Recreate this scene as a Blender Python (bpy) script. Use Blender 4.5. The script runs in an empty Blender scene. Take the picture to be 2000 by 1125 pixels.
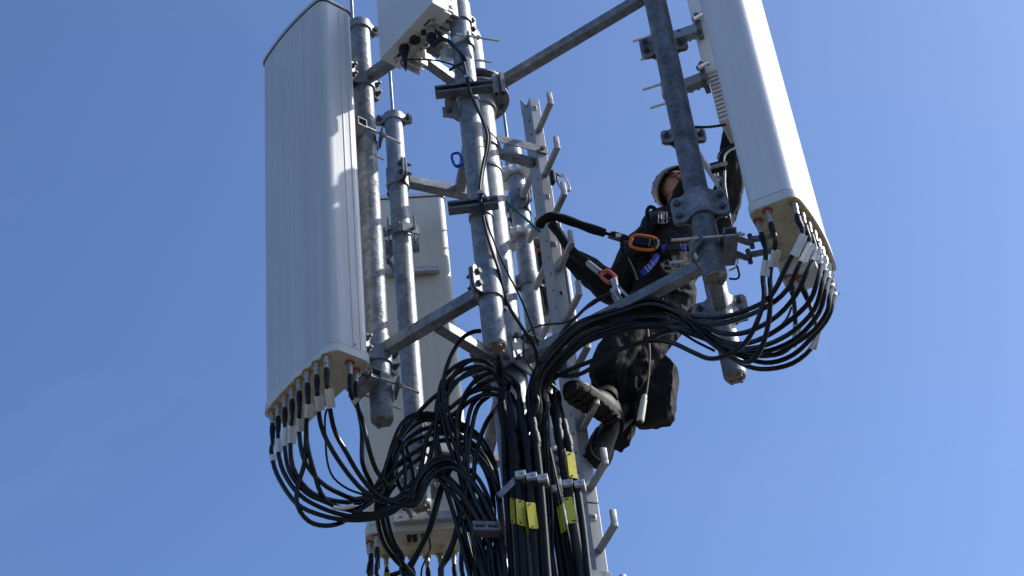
import bpy, bmesh, math, random
from mathutils import Vector, Matrix, noise as mnoise
random.seed(7)
S = bpy.context.scene
COLL = S.collection
R = math.radians
V = Vector

# ------------------------------------------------------------------ camera
PITCH = R(40.0)
VPX, VPY = 493.0, -3625.0                      # where the plumb lines of the tower meet in the photograph
_dx, _dy = VPX - 1000.0, 562.5 - VPY
ROLL = math.atan2(-_dx, _dy)
FPX = math.hypot(_dx, _dy) * math.tan(PITCH)   # focal length in photo pixels
fw = V((0, math.cos(PITCH), math.sin(PITCH)))
_u0 = V((0, -math.sin(PITCH), math.cos(PITCH)))
_r0 = V((1, 0, 0))
cr = _r0 * math.cos(ROLL) - _u0 * math.sin(ROLL)
cu = _r0 * math.sin(ROLL) + _u0 * math.cos(ROLL)
cam_d = bpy.data.cameras.new('camera')
cam = bpy.data.objects.new('camera', cam_d)
COLL.objects.link(cam)
cam.matrix_world = Matrix(((cr.x, cu.x, -fw.x, 0), (cr.y, cu.y, -fw.y, 0), (cr.z, cu.z, -fw.z, 0), (0, 0, 0, 1)))
cam_d.sensor_width = 36.0
cam_d.lens = FPX / 2000.0 * 36.0
cam_d.clip_start = 0.1
cam_d.clip_end = 60000.0
S.camera = cam

# ------------------------------------------------------------------ sky, sun, exposure
SUN_AZ, SUN_EL = R(10.0), R(41.0)              # direction to the sun, measured from +X towards +Y
W = bpy.data.worlds.new('World')
S.world = W
W.use_nodes = True
wn = W.node_tree.nodes
wl = W.node_tree.links
bg = wn['Background']
sky = wn.new('ShaderNodeTexSky')
sky.sky_type = 'NISHITA'
sky.sun_disc = False
sky.sun_elevation = SUN_EL
sky.sun_rotation = R(90.0) - SUN_AZ
sky.altitude = 0.0
sky.air_density = 1.0
sky.dust_density = 2.2
sky.ozone_density = 6.0
gam = wn.new('ShaderNodeGamma')                 # the photograph's contrast, the same for the whole sky
gam.inputs[1].default_value = 1.22
wl.new(sky.outputs[0], gam.inputs[0])
tcw = wn.new('ShaderNodeTexCoord')              # very thin cirrus veil
mpw = wn.new('ShaderNodeMapping')
mpw.inputs['Rotation'].default_value = (0.3, 0.5, 0.9)
mpw.inputs['Scale'].default_value = (2.0, 7.0, 5.0)
wl.new(tcw.outputs['Generated'], mpw.inputs[0])
cn = wn.new('ShaderNodeTexNoise')
cn.inputs['Scale'].default_value = 1.6
cn.inputs['Detail'].default_value = 7
cn.inputs['Roughness'].default_value = 0.62
wl.new(mpw.outputs[0], cn.inputs['Vector'])
cr_ = wn.new('ShaderNodeMapRange')
cr_.inputs['From Min'].default_value = 0.52
cr_.inputs['From Max'].default_value = 0.85
cr_.inputs['To Max'].default_value = 0.05
wl.new(cn.outputs['Fac'], cr_.inputs['Value'])
cm = wn.new('ShaderNodeMix')
cm.data_type = 'RGBA'
cm.inputs[7].default_value = (4.2, 4.4, 4.8, 1)
wl.new(cr_.outputs[0], cm.inputs[0])
hsv = wn.new('ShaderNodeHueSaturation')
hsv.inputs['Saturation'].default_value = 0.99
hsv.inputs['Hue'].default_value = 0.5
wl.new(gam.outputs[0], hsv.inputs['Color'])
wl.new(hsv.outputs[0], cm.inputs[6])
wl.new(cm.outputs[2], bg.inputs[0])
bg.inputs[1].default_value = 0.118
sd = bpy.data.lights.new('sun', 'SUN')
sun = bpy.data.objects.new('sun', sd)
COLL.objects.link(sun)
sd.energy = 4.4
sd.angle = R(0.5)
sd.color = (1.0, 0.955, 0.88)
to_sun = V((math.cos(SUN_AZ) * math.cos(SUN_EL), math.sin(SUN_AZ) * math.cos(SUN_EL), math.sin(SUN_EL)))
sun.rotation_euler = to_sun.to_track_quat('Z', 'Y').to_euler()
sun.location = to_sun * 30
S.view_settings.view_transform = 'Standard'
S.view_settings.look = 'None'
S.view_settings.exposure = 0.35
S.view_settings.gamma = 1.0
S.view_settings.use_curve_mapping = False


# ------------------------------------------------------------------ measuring helpers (photo pixel -> point at a given depth or height)
def ray(px, py):
    return fw + cr * ((px - 1000.0) / FPX) - cu * ((py - 562.5) / FPX)


def P(px, py, Y):
    d = ray(px, py)
    return d * (Y / d.y)


def PZ(px, py, z):
    d = ray(px, py)
    return d * (z / d.z)


def photo_px(p):
    return 1000.0 + FPX * p.dot(cr) / p.dot(fw)


def photo_y(p):
    return 562.5 - FPX * p.dot(cu) / p.dot(fw)


def crop(x0, y0, s):
    return lambda x, y, Y: P(x0 + x / s, y0 + y / s, Y)


q6, q8, q9 = crop(1200, 260, 4), crop(840, 520, 4), crop(1200, 520, 4)
q10, q11 = crop(480, 780, 3.26), crop(840, 780, 3.26)


# ------------------------------------------------------------------ materials
def mat(name, col, rough=0.5, metal=0.0, build=None, spec=0.5):
    m = bpy.data.materials.new(name)
    m.use_nodes = True
    b = m.node_tree.nodes['Principled BSDF']
    b.inputs['Base Color'].default_value = (*col, 1)
    b.inputs['Roughness'].default_value = rough
    b.inputs['Metallic'].default_value = metal
    b.inputs['Specular IOR Level'].default_value = spec
    if build:
        build(m.node_tree.nodes, m.node_tree.links, b)
    return m


def pos(n, l, scale=(1, 1, 1), obj=False):
    if obj:
        src = n.new('ShaderNodeTexCoord').outputs['Object']
    else:
        src = n.new('ShaderNodeNewGeometry').outputs['Position']
    mp = n.new('ShaderNodeMapping')
    mp.inputs['Scale'].default_value = scale
    l.new(src, mp.inputs[0])
    return mp.outputs[0]


def nz(n, l, vec, scale, detail=4, rough=0.55):
    t = n.new('ShaderNodeTexNoise')
    t.inputs['Scale'].default_value = scale
    t.inputs['Detail'].default_value = detail
    t.inputs['Roughness'].default_value = rough
    l.new(vec, t.inputs['Vector'])
    return t.outputs['Fac']


def ramp(n, l, fac, stops):
    r = n.new('ShaderNodeValToRGB')
    els = r.color_ramp.elements
    while len(els) < len(stops):
        els.new(0.5)
    for e, (p, c) in zip(els, stops):
        e.position = p
        e.color = (*c, 1) if len(c) == 3 else c
    l.new(fac, r.inputs[0])
    return r.outputs[0]


def mul(n, l, a, b, f=1.0, mode='MULTIPLY'):
    m = n.new('ShaderNodeMix')
    m.data_type = 'RGBA'
    m.blend_type = mode
    m.inputs[0].default_value = f
    l.new(a, m.inputs[6])
    l.new(b, m.inputs[7])
    return m.outputs[2]


def bump(n, l, b, h, strength, dist=0.002):
    bm_ = n.new('ShaderNodeBump')
    bm_.inputs['Strength'].default_value = strength
    bm_.inputs['Distance'].default_value = dist
    l.new(h, bm_.inputs['Height'])
    l.new(bm_.outputs[0], b.inputs['Normal'])


def g3(v, t=(0.94, 1.0, 1.07)):
    return (v * t[0], v * t[1], v * t[2])


def galv(lo, hi, drip=False):
    def f(n, l, b):
        p = pos(n, l)
        big = ramp(n, l, nz(n, l, p, 15, 6, 0.68), [(0.33, g3(lo)), (0.50, g3((lo + hi) / 2)), (0.69, g3(hi))])
        vo = n.new('ShaderNodeTexVoronoi')
        vo.inputs['Scale'].default_value = 62
        l.new(p, vo.inputs['Vector'])
        sp = ramp(n, l, vo.outputs['Color'], [(0.1, (0.72,) * 3), (0.9, (1.12,) * 3)])
        c = mul(n, l, big, sp, 0.8)
        st = ramp(n, l, nz(n, l, pos(n, l, (30, 30, 2.2)), 1.0, 4), [(0.32, (0.74, 0.75, 0.76)), (0.55, (1, 1, 1))])
        c = mul(n, l, c, st, 0.5)
        l.new(c, b.inputs['Base Color'])
        rr = ramp(n, l, nz(n, l, p, 22, 4), [(0.3, (0.38,) * 3), (0.7, (0.62,) * 3)])
        l.new(rr, b.inputs['Roughness'])
        if drip:
            h = nz(n, l, pos(n, l, (22, 22, 75)), 1.0, 3)
            bump(n, l, b, h, 0.9, 0.006)
        else:
            bump(n, l, b, nz(n, l, p, 55, 4), 0.35, 0.0015)
    return f


def white_panel(base, streak):
    def f(n, l, b):
        s1 = ramp(n, l, nz(n, l, pos(n, l, (34, 34, 0.7)), 1.0, 5, 0.65), [(0.30, (1 - streak,) * 3), (0.58, (1, 1, 1))])
        s2 = ramp(n, l, nz(n, l, pos(n, l, (3, 3, 1.2)), 1.0, 3), [(0.3, (0.90, 0.90, 0.91)), (0.7, (1, 1, 1))])
        sp = ramp(n, l, nz(n, l, pos(n, l, (60, 60, 9)), 1.0, 2), [(0.22, (0.62, 0.62, 0.64)), (0.30, (1, 1, 1))])
        base_n = n.new('ShaderNodeRGB')
        base_n.outputs[0].default_value = (*base, 1)
        c = mul(n, l, mul(n, l, mul(n, l, base_n.outputs[0], s1), s2), sp, 0.8)
        l.new(c, b.inputs['Base Color'])
        bump(n, l, b, nz(n, l, pos(n, l, (90, 90, 25)), 1.0, 3), 0.12, 0.001)
    return f


def noisy(col, amt, scale, b_s=0.0, b_d=0.001, stretch=(1, 1, 1)):
    def f(n, l, b):
        k = nz(n, l, pos(n, l, stretch), scale, 4)
        c = ramp(n, l, k, [(0.3, tuple(x * (1 - amt) for x in col)), (0.7, tuple(min(1, x * (1 + amt)) for x in col))])
        l.new(c, b.inputs['Base Color'])
        if b_s:
            bump(n, l, b, k, b_s, b_d)
    return f


def cap_stain(n, l, b):
    p = pos(n, l)
    c = ramp(n, l, nz(n, l, p, 14, 6, 0.7), [(0.28, (0.28, 0.21, 0.10)), (0.38, (0.48, 0.41, 0.27)), (0.58, (0.62, 0.56, 0.43))])
    l.new(c, b.inputs['Base Color'])


def ribbed(n, l, b):
    w = n.new('ShaderNodeTexWave')
    w.wave_type = 'BANDS'
    w.bands_direction = 'Z'
    w.inputs['Scale'].default_value = 38
    l.new(pos(n, l), w.inputs['Vector'])
    bump(n, l, b, w.outputs['Fac'], 0.5, 0.003)


def fabric(n, l, b):
    p = pos(n, l)
    c = ramp(n, l, nz(n, l, p, 7, 5), [(0.3, (0.004, 0.004, 0.0042)), (0.7, (0.010, 0.0098, 0.0096))])
    l.new(c, b.inputs['Base Color'])
    bump(n, l, b, nz(n, l, pos(n, l, (1, 1, 0.5)), 38, 5, 0.6), 0.55, 0.006)


def print_rows(paper, rows, cols, thr):
    """lines of small illegible print, flat on a tag: object x across, object z down"""
    def f(n, l, b):
        tc = n.new('ShaderNodeTexCoord').outputs['Object']
        sx = n.new('ShaderNodeSeparateXYZ')
        l.new(tc, sx.inputs[0])

        def mth(op, a, v=None):
            m = n.new('ShaderNodeMath')
            m.operation = op
            if isinstance(a, float):
                m.inputs[0].default_value = a
            else:
                l.new(a, m.inputs[0])
            if v is not None:
                if isinstance(v, float):
                    m.inputs[1].default_value = v
                else:
                    l.new(v, m.inputs[1])
            return m.outputs[0]
        zr = mth('MULTIPLY', sx.outputs['Z'], float(rows))
        row = mth('FLOOR', zr)
        fr = mth('FRACT', zr)
        inrow = mth('LESS_THAN', mth('ABSOLUTE', mth('SUBTRACT', fr, 0.5)), 0.27)
        cx = n.new('ShaderNodeCombineXYZ')
        l.new(mth('MULTIPLY', sx.outputs['X'], float(cols)), cx.inputs[0])
        l.new(mth('MULTIPLY', row, 3.71), cx.inputs[1])
        t = n.new('ShaderNodeTexNoise')
        t.inputs['Scale'].default_value = 1.0
        t.inputs['Detail'].default_value = 2
        l.new(cx.outputs[0], t.inputs['Vector'])
        ink = mth('MULTIPLY', mth('GREATER_THAN', t.outputs['Fac'], thr), inrow)
        mx = n.new('ShaderNodeMix')
        mx.data_type = 'RGBA'
        mx.inputs[6].default_value = (*paper, 1)
        mx.inputs[7].default_value = (0.03, 0.03, 0.025, 1)
        l.new(mth('MULTIPLY', ink, 0.5), mx.inputs[0])
        l.new(mx.outputs[2], b.inputs['Base Color'])
    return f


M = dict(
    galv=mat('galvanised_steel', (0.3, 0.3, 0.31), 0.5, 0.35, galv(0.15, 0.33)),
    galv_dark=mat('weathered_galvanised_steel', (0.2, 0.2, 0.21), 0.5, 0.35, galv(0.075, 0.23)),
    galv_drip=mat('dripped_galvanised_steel', (0.25, 0.25, 0.24), 0.42, 0.4, galv(0.11, 0.33, True)),
    mast=mat('mast_steel', (0.35, 0.35, 0.35), 0.55, 0.25, galv(0.20, 0.36)),
    cap=mat('cap_steel', (0.3, 0.27, 0.24), 0.6, 0.2, noisy((0.25, 0.23, 0.205), 0.35, 40)),
    alu=mat('aluminium', (0.5, 0.5, 0.5), 0.42, 0.55, noisy((0.34, 0.345, 0.355), 0.12, 14, 0.1, 0.001, (1, 1, 0.2))),
    alu_peg=mat('peg_aluminium', (0.4, 0.4, 0.4), 0.45, 0.5, noisy((0.36, 0.355, 0.35), 0.15, 30)),
    cast=mat('cast_aluminium', (0.62, 0.62, 0.6), 0.5, 0.3, noisy((0.6, 0.6, 0.58), 0.1, 40, 0.1)),
    bolt=mat('bolt_steel', (0.1, 0.1, 0.105), 0.6, 0.0, noisy((0.09, 0.09, 0.095), 0.3, 60), 0.3),
    steel=mat('bright_steel', (0.6, 0.58, 0.55), 0.3, 0.9, noisy((0.55, 0.53, 0.5), 0.2, 50)),
    hole=mat('dark_hole', (0.012, 0.012, 0.013), 0.7),
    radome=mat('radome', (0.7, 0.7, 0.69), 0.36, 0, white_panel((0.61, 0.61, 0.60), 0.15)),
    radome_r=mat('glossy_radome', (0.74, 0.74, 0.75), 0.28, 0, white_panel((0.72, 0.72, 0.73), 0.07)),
    radome_b=mat('panel_back', (0.62, 0.61, 0.57), 0.45, 0, white_panel((0.67, 0.64, 0.545), 0.06)),
    endcap=mat('antenna_end_cap', (0.6, 0.57, 0.5), 0.55, 0, cap_stain),
    rim=mat('antenna_rim', (0.62, 0.61, 0.57), 0.45, 0, noisy((0.60, 0.59, 0.55), 0.1, 9)),
    trim=mat('dark_trim', (0.05, 0.05, 0.055), 0.5),
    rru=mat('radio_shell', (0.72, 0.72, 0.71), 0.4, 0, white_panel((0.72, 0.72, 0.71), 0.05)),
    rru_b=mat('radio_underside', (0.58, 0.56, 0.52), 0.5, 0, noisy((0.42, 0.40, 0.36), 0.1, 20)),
    fin=mat('heat_sink', (0.6, 0.59, 0.56), 0.5, 0.1, noisy((0.58, 0.57, 0.54), 0.08, 25)),
    fin_grey=mat('grey_heat_sink', (0.3, 0.31, 0.31), 0.5, 0.1, noisy((0.3, 0.31, 0.31), 0.1, 25)),
    yring=mat('yellow_ring', (0.5, 0.36, 0.08), 0.6, 0, noisy((0.46, 0.32, 0.07), 0.4, 60)),
    rring=mat('red_ring', (0.42, 0.08, 0.05), 0.55, 0, noisy((0.40, 0.075, 0.05), 0.25, 60)),
    plug=mat('connector_metal', (0.45, 0.42, 0.38), 0.4, 0.7, noisy((0.42, 0.39, 0.35), 0.25, 70)),
    cable=mat('cable_jacket', (0.006, 0.0065, 0.008), 0.30, 0, noisy((0.006, 0.0065, 0.008), 0.35, 18), 0.32),
    boot=mat('heat_shrink', (0.007, 0.008, 0.011), 0.5, 0, noisy((0.007, 0.008, 0.011), 0.3, 60, 0.5, 0.002), 0.25),
    feeder=mat('ribbed_feeder_jacket', (0.006, 0.0075, 0.012), 0.40, 0, ribbed, 0.3),
    sleeve=mat('white_label', (0.7, 0.7, 0.68), 0.5, 0, print_rows((0.66, 0.66, 0.64), 120, 150, 0.60)),
    tag=mat('yellow_tag', (0.62, 0.55, 0.05), 0.45, 0, print_rows((0.63, 0.56, 0.045), 95, 230, 0.53)),
    fabric=mat('black_work_cloth', (0.012, 0.012, 0.012), 0.85, 0, fabric, 0.3),
    trouser=mat('charcoal_trousers', (0.03, 0.03, 0.03), 0.85, 0, lambda n, l, b: (
        l.new(ramp(n, l, nz(n, l, pos(n, l), 6, 5), [(0.3, (0.010, 0.0098, 0.0097)), (0.7, (0.021, 0.0203, 0.0198))]), b.inputs['Base Color']),
        bump(n, l, b, nz(n, l, pos(n, l, (1, 1, 0.45)), 26, 5, 0.55), 0.8, 0.016)), 0.2),
    skin=mat('skin', (0.50, 0.27, 0.19), 0.5, 0, noisy((0.50, 0.27, 0.19), 0.12, 35)),
    hair=mat('dark_hair', (0.025, 0.018, 0.014), 0.7),
    eye=mat('eye_white', (0.6, 0.58, 0.55), 0.3),
    lip=mat('lip', (0.36, 0.14, 0.11), 0.5),
    helmet=mat('helmet_shell', (0.42, 0.33, 0.26), 0.4, 0, noisy((0.23, 0.165, 0.12), 0.18, 20)),
    leather=mat('boot_leather', (0.012, 0.0118, 0.0118), 0.5, 0, noisy((0.016, 0.0155, 0.0155), 0.4, 28, 0.4, 0.002), 0.12),
    rubber=mat('boot_sole', (0.012, 0.011, 0.010), 0.8, 0, noisy((0.014, 0.012, 0.011), 0.4, 50, 0.6, 0.004)),
    orange=mat('orange_anodised', (0.72, 0.17, 0.03), 0.35, 0.3),
    red_alu=mat('red_anodised', (0.62, 0.10, 0.04), 0.4, 0.2),
    blue=mat('blue_webbing', (0.02, 0.05, 0.42), 0.6),
    blue_alu=mat('blue_anodised', (0.01, 0.06, 0.45), 0.3, 0.5),
    teal=mat('teal_rope', (0.02, 0.17, 0.24), 0.7),
    white=mat('white_plastic', (0.68, 0.67, 0.58), 0.4, 0, noisy((0.68, 0.67, 0.58), 0.08, 30)),
    cord=mat('brown_cord', (0.20, 0.16, 0.13), 0.8),
    tuft=mat('white_marking', (0.6, 0.6, 0.6), 0.6),
    ground=mat('gravel_ground', (0.2, 0.18, 0.15), 0.9, 0, noisy((0.072, 0.071, 0.067), 0.35, 3.0, 0.5, 0.03)),
)


# ------------------------------------------------------------------ mesh builder
WLOC = {}


def wloc(o):
    return WLOC.get(o.name, V((0, 0, 0))) if o else V((0, 0, 0))


def tag(o, label, cat, group=None, kind=None):
    o['label'] = label
    o['category'] = cat
    if group:
        o['group'] = group
    if kind:
        o['kind'] = kind
    return o


def thing(name, label, cat, loc, group=None):
    o = bpy.data.objects.new(name, None)
    o.empty_display_size = 0.1
    COLL.objects.link(o)
    o.location = loc
    WLOC[o.name] = V(loc)
    return tag(o, label, cat, group)


def basis(d, up=V((0, 0, 1))):
    """x, y, z axes with z along d"""
    z = V(d).normalized()
    if abs(z.dot(up)) > 0.98:
        up = V((0, 1, 0))
    x = up.cross(z).normalized()
    return x, z.cross(x), z


class MB:
    def __init__(s):
        s.bm = bmesh.new()

    def box(s, c, ax, ay, hx, hy, hz, bev=0.0, az=None):
        ax = V(ax).normalized()
        ay = V(ay)
        if az is None:
            az = ax.cross(ay).normalized()
            ay = az.cross(ax).normalized()
        c = V(c)
        vs = [s.bm.verts.new(c + ax * (hx * i) + ay * (hy * j) + az * (hz * k)) for i in (-1, 1) for j in (-1, 1) for k in (-1, 1)]
        fs = [s.bm.faces.new([vs[i] for i in q]) for q in ((0, 1, 3, 2), (4, 6, 7, 5), (0, 4, 5, 1), (2, 3, 7, 6), (0, 2, 6, 4), (1, 5, 7, 3))]
        if bev:
            es = list({e for f in fs for e in f.edges})
            bmesh.ops.bevel(s.bm, geom=es, offset=bev, segments=2, profile=0.5, affect='EDGES')
        return s

    def bar(s, p0, p1, hx, hy, side=V((0, 0, 1)), bev=0.0):
        """box from p0 to p1; hy is the half size along side"""
        p0, p1 = V(p0), V(p1)
        d = (p1 - p0)
        z = d.normalized()
        x = V(side).cross(z).normalized()
        y = z.cross(x)
        return s.box((p0 + p1) / 2, z, x, d.length / 2, hx, hy, bev, y)

    def tube(s, pts, r, seg=8, caps=True):
        pts = [V(p) for p in pts]
        n = len(pts)
        rs = r if isinstance(r, (list, tuple)) else [r] * n
        t0 = (pts[1] - pts[0]).normalized()
        x, y, _ = basis(t0)
        rings = []
        for i in range(n):
            t = (pts[min(i + 1, n - 1)] - pts[max(i - 1, 0)]).normalized()
            x = (x - t * x.dot(t)).normalized()
            y = t.cross(x)
            rings.append([s.bm.verts.new(pts[i] + (x * math.cos(2 * math.pi * k / seg) + y * math.sin(2 * math.pi * k / seg)) * rs[i]) for k in range(seg)])
        for a, b in zip(rings, rings[1:]):
            for k in range(seg):
                s.bm.faces.new((a[k], a[(k + 1) % seg], b[(k + 1) % seg], b[k]))
        if caps:
            s.bm.faces.new(rings[0][::-1])
            s.bm.faces.new(rings[-1])
        return s

    def cyl(s, p0, p1, r0, r1=None, seg=16):
        return s.tube([p0, p1], [r0, r0 if r1 is None else r1], seg)

    def rtube(s, p0, p1, prof, seg=20):
        """lathe: prof = [(t along p0-p1 in metres, radius)]"""
        p0 = V(p0)
        d = (V(p1) - p0).normalized()
        x, y, _ = basis(d)
        rings = [[s.bm.verts.new(p0 + d * t + (x * math.cos(2 * math.pi * k / seg) + y * math.sin(2 * math.pi * k / seg)) * r) for k in range(seg)] for t, r in prof]
        for a, b in zip(rings, rings[1:]):
            for k in range(seg):
                s.bm.faces.new((a[k], a[(k + 1) % seg], b[(k + 1) % seg], b[k]))
        s.bm.faces.new(rings[0][::-1])
        s.bm.faces.new(rings[-1])
        return s

    def loft(s, rings, cap0=True, cap1=True):
        rr = [[s.bm.verts.new(V(p)) for p in r] for r in rings]
        n = len(rr[0])
        for a, b in zip(rr, rr[1:]):
            for k in range(n):
                s.bm.faces.new((a[k], a[(k + 1) % n], b[(k + 1) % n], b[k]))
        if cap0:
            s.bm.faces.new(rr[0][::-1])
        if cap1:
            s.bm.faces.new(rr[-1])
        return s

    def prism(s, poly, o, ax, ay, az, h0, h1):
        o, ax, ay, az = V(o), V(ax), V(ay), V(az)
        return s.loft([[o + ax * a + ay * b + az * h for a, b in poly] for h in (h0, h1)])

    def ball(s, c, r, ax=(1, 0, 0), ay=(0, 1, 0), az=(0, 0, 1), sc=(1, 1, 1), seg=16, ring=10):
        c, ax, ay, az = V(c), V(ax), V(ay), V(az)
        top = s.bm.verts.new(c + az * r * sc[2])
        bot = s.bm.verts.new(c - az * r * sc[2])
        rr = []
        for i in range(1, ring):
            th = math.pi * i / ring
            rr.append([s.bm.verts.new(c + ax * (r * sc[0] * math.sin(th) * math.cos(2 * math.pi * k / seg)) + ay * (r * sc[1] * math.sin(th) * math.sin(2 * math.pi * k / seg)) + az * (r * sc[2] * math.cos(th))) for k in range(seg)])
        for k in range(seg):
            s.bm.faces.new((top, rr[0][k], rr[0][(k + 1) % seg]))
            s.bm.faces.new((bot, rr[-1][(k + 1) % seg], rr[-1][k]))
        for a, b in zip(rr, rr[1:]):
            for k in range(seg):
                s.bm.faces.new((a[k], b[k], b[(k + 1) % seg], a[(k + 1) % seg]))
        return s

    def build(s, name, m, parent=None, origin=None, rot=None, smooth=38):
        """mesh coordinates are world ones; rot = 3x3 axes the object's own frame should have"""
        bmesh.ops.recalc_face_normals(s.bm, faces=s.bm.faces)
        if origin is None:
            lo = V((min(v.co[i] for v in s.bm.verts) for i in range(3)))
            hi = V((max(v.co[i] for v in s.bm.verts) for i in range(3)))
            origin = (lo + hi) / 2
        origin = V(origin)
        Lm = Matrix.Translation(origin)
        if rot is not None:
            Lm = Lm @ rot.to_4x4()
        bmesh.ops.transform(s.bm, matrix=Lm.inverted(), verts=s.bm.verts)
        me = bpy.data.meshes.new(name)
        s.bm.to_mesh(me)
        s.bm.free()
        if smooth:
            me.shade_smooth()
            me.set_sharp_from_angle(angle=R(smooth))
        me.materials.append(m)
        o = bpy.data.objects.new(name, me)
        COLL.objects.link(o)
        if smooth:
            wnm = o.modifiers.new('normals', 'WEIGHTED_NORMAL')
            wnm.keep_sharp = True
        WLOC[o.name] = origin
        if parent is not None:
            o.parent = parent
        loc = origin - wloc(parent)
        o.matrix_local = Matrix.Translation(loc) @ (rot.to_4x4() if rot is not None else Matrix())
        return o


def inst(me, name, parent, loc, rot, scale=1.0):
    """another object of a shared mesh, at world loc with 3x3 axes rot"""
    o = bpy.data.objects.new(name, me)
    COLL.objects.link(o)
    WLOC[o.name] = V(loc)
    o.parent = parent
    o.matrix_local = Matrix.Translation(V(loc) - wloc(parent)) @ rot.to_4x4() @ Matrix.Scale(scale, 4)
    return o


def axes(z, up=V((0, 0, 1))):
    x, y, zz = basis(z, up)
    return Matrix((x, y, zz)).transposed()


def mesh_of(mb, name, m):
    o = mb.build(name, m, None, (0, 0, 0), smooth=24)
    me = o.data
    bpy.data.objects.remove(o)
    return me


def spline(pts, per=7):
    """centripetal-ish Catmull-Rom through pts"""
    pts = [V(p) for p in pts]
    ext = [pts[0] * 2 - pts[1]] + pts + [pts[-1] * 2 - pts[-2]]
    out = []
    for i in range(1, len(ext) - 2):
        p0, p1, p2, p3 = ext[i - 1:i + 3]
        n = max(3, min(14, int((p2 - p1).length / 0.028)))
        for k in range(n):
            t = k / n
            out.append(0.5 * ((2 * p1) + (p2 - p0) * t + (2 * p0 - 5 * p1 + 4 * p2 - p3) * t * t + (3 * p1 - p0 - 3 * p2 + p3) * t ** 3))
    out.append(pts[-1])
    return out


UP = V((0, 0, 1))

# shared little pieces -------------------------------------------------------
_b = MB()                                       # clamp bolt: washer, hex head, thread and nut; axis z, plates between z=-.012 and .012
_b.rtube((0, 0, -0.042), (0, 0, 1), [(0, 0.0075), (0.015, 0.0075), (0.0152, 0.0128), (0.0265, 0.0128), (0.0266, 0.0165), (0.0295, 0.0165), (0.0296, 0.0075),
                                     (0.0545, 0.0075), (0.0546, 0.0165), (0.0575, 0.0165), (0.0576, 0.0128), (0.069, 0.0128)], 6)
ME_BOLT = mesh_of(_b, 'bolt', M['bolt'])
_b = MB()                                       # plain hex screw head on a washer, base at z=0
_b.cyl((0, 0, 0), (0, 0, 0.003), 0.0125, seg=12).cyl((0, 0, 0.003), (0, 0, 0.011), 0.0095, seg=6)
ME_SCREW = mesh_of(_b, 'screw', M['cap'])
_b = MB()
_b.cyl((0, 0, 0), (0, 0, 0.003), 0.0125, seg=12).cyl((0, 0, 0.003), (0, 0, 0.011), 0.0095, seg=6)
ME_BSCREW = mesh_of(_b, 'bolt', M['steel'])

# ------------------------------------------------------------------ ground (far below the frame)
g = MB()
for i in range(1):
    a = 30000
    vs = [g.bm.verts.new(V((x, y, -1.6))) for x, y in ((-a, -a), (a, -a), (a, a), (-a, a))]
    g.bm.faces.new(vs)
go = g.build('ground', M['ground'], None, (0, 0, -1.6))
go['kind'] = 'structure'

# ------------------------------------------------------------------ where everything stands (metres, camera at the origin)
PR = 0.0485                                     # radius of the mounting pipes
MAST = V((-0.060, 6.24, 0))
ZL, ZU = 4.795, 6.483                           # heights of the two frame levels
pA, pC = V((-0.598, 6.04, 0)), V((-0.094, 5.70, 0))
pD, pE = V((0.779, 5.36, 0)), V((0.872, 6.04, 0))
pB, pG = V((-0.518, 6.75, 0)), V((0.092, 7.06, 0))

# ------------------------------------------------------------------ mast
mast = thing('antenna_mast', 'tall grey steel mast at the centre, behind the black cables', 'mast', MAST + UP * -1.6)
MB().rtube(MAST + UP * -1.6, MAST + UP * 7, [(0, 0.086), (5.6, 0.081), (8.05, 0.077), (8.06, 0.060), (8.50, 0.060), (8.545, 0.052), (8.57, 0.030), (8.575, 0.002)], 40).build('pole', M['mast'], mast)
MB().rtube(MAST + UP * (ZU - 0.034), MAST + UP * 7, [(0, 0.158), (0.002, 0.160), (0.012, 0.160), (0.014, 0.158)], 48).build('flange', M['galv'], mast)
MB().rtube(MAST + UP * (ZU + 0.030), MAST + UP * 7, [(0, 0.158), (0.002, 0.160), (0.012, 0.160), (0.014, 0.158)], 48).build('flange', M['galv'], mast)
MB().rtube(MAST + UP * (ZU - 0.11), MAST + UP * 7, [(0, 0.084), (0.006, 0.090), (0.074, 0.090)], 32).build('collar', M['mast'], mast)
MB().rtube(MAST + UP * 5.945, MAST + UP * 7, [(0, 0.0815), (0.004, 0.0845), (0.02, 0.0845), (0.024, 0.0815)], 32).build('band', M['galv_dark'], mast)
for k in range(8):
    a = R(22 + 45 * k)
    inst(ME_BOLT, 'bolt', mast, MAST + V((math.cos(a) * 0.128, math.sin(a) * 0.128, ZU - 0.025)), axes(-UP))


# ------------------------------------------------------------------ frames: arm, crossbar, pipe clamps
def shell_profile(r, t, L, gap, sgn):
    c = [(-(r + L), gap), (-(r + L) + 0.012, gap), (-(r + 0.026), gap), (-(r + 0.013), gap + 0.004)]
    rr = r + t / 2
    a0 = 152
    for k in range(13):
        a = R(a0 - (2 * a0 - 180) * k / 12)
        c.append((rr * math.cos(a), rr * math.sin(a)))
    c += [(-x, y) for x, y in c[3::-1]]
    return c


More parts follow.
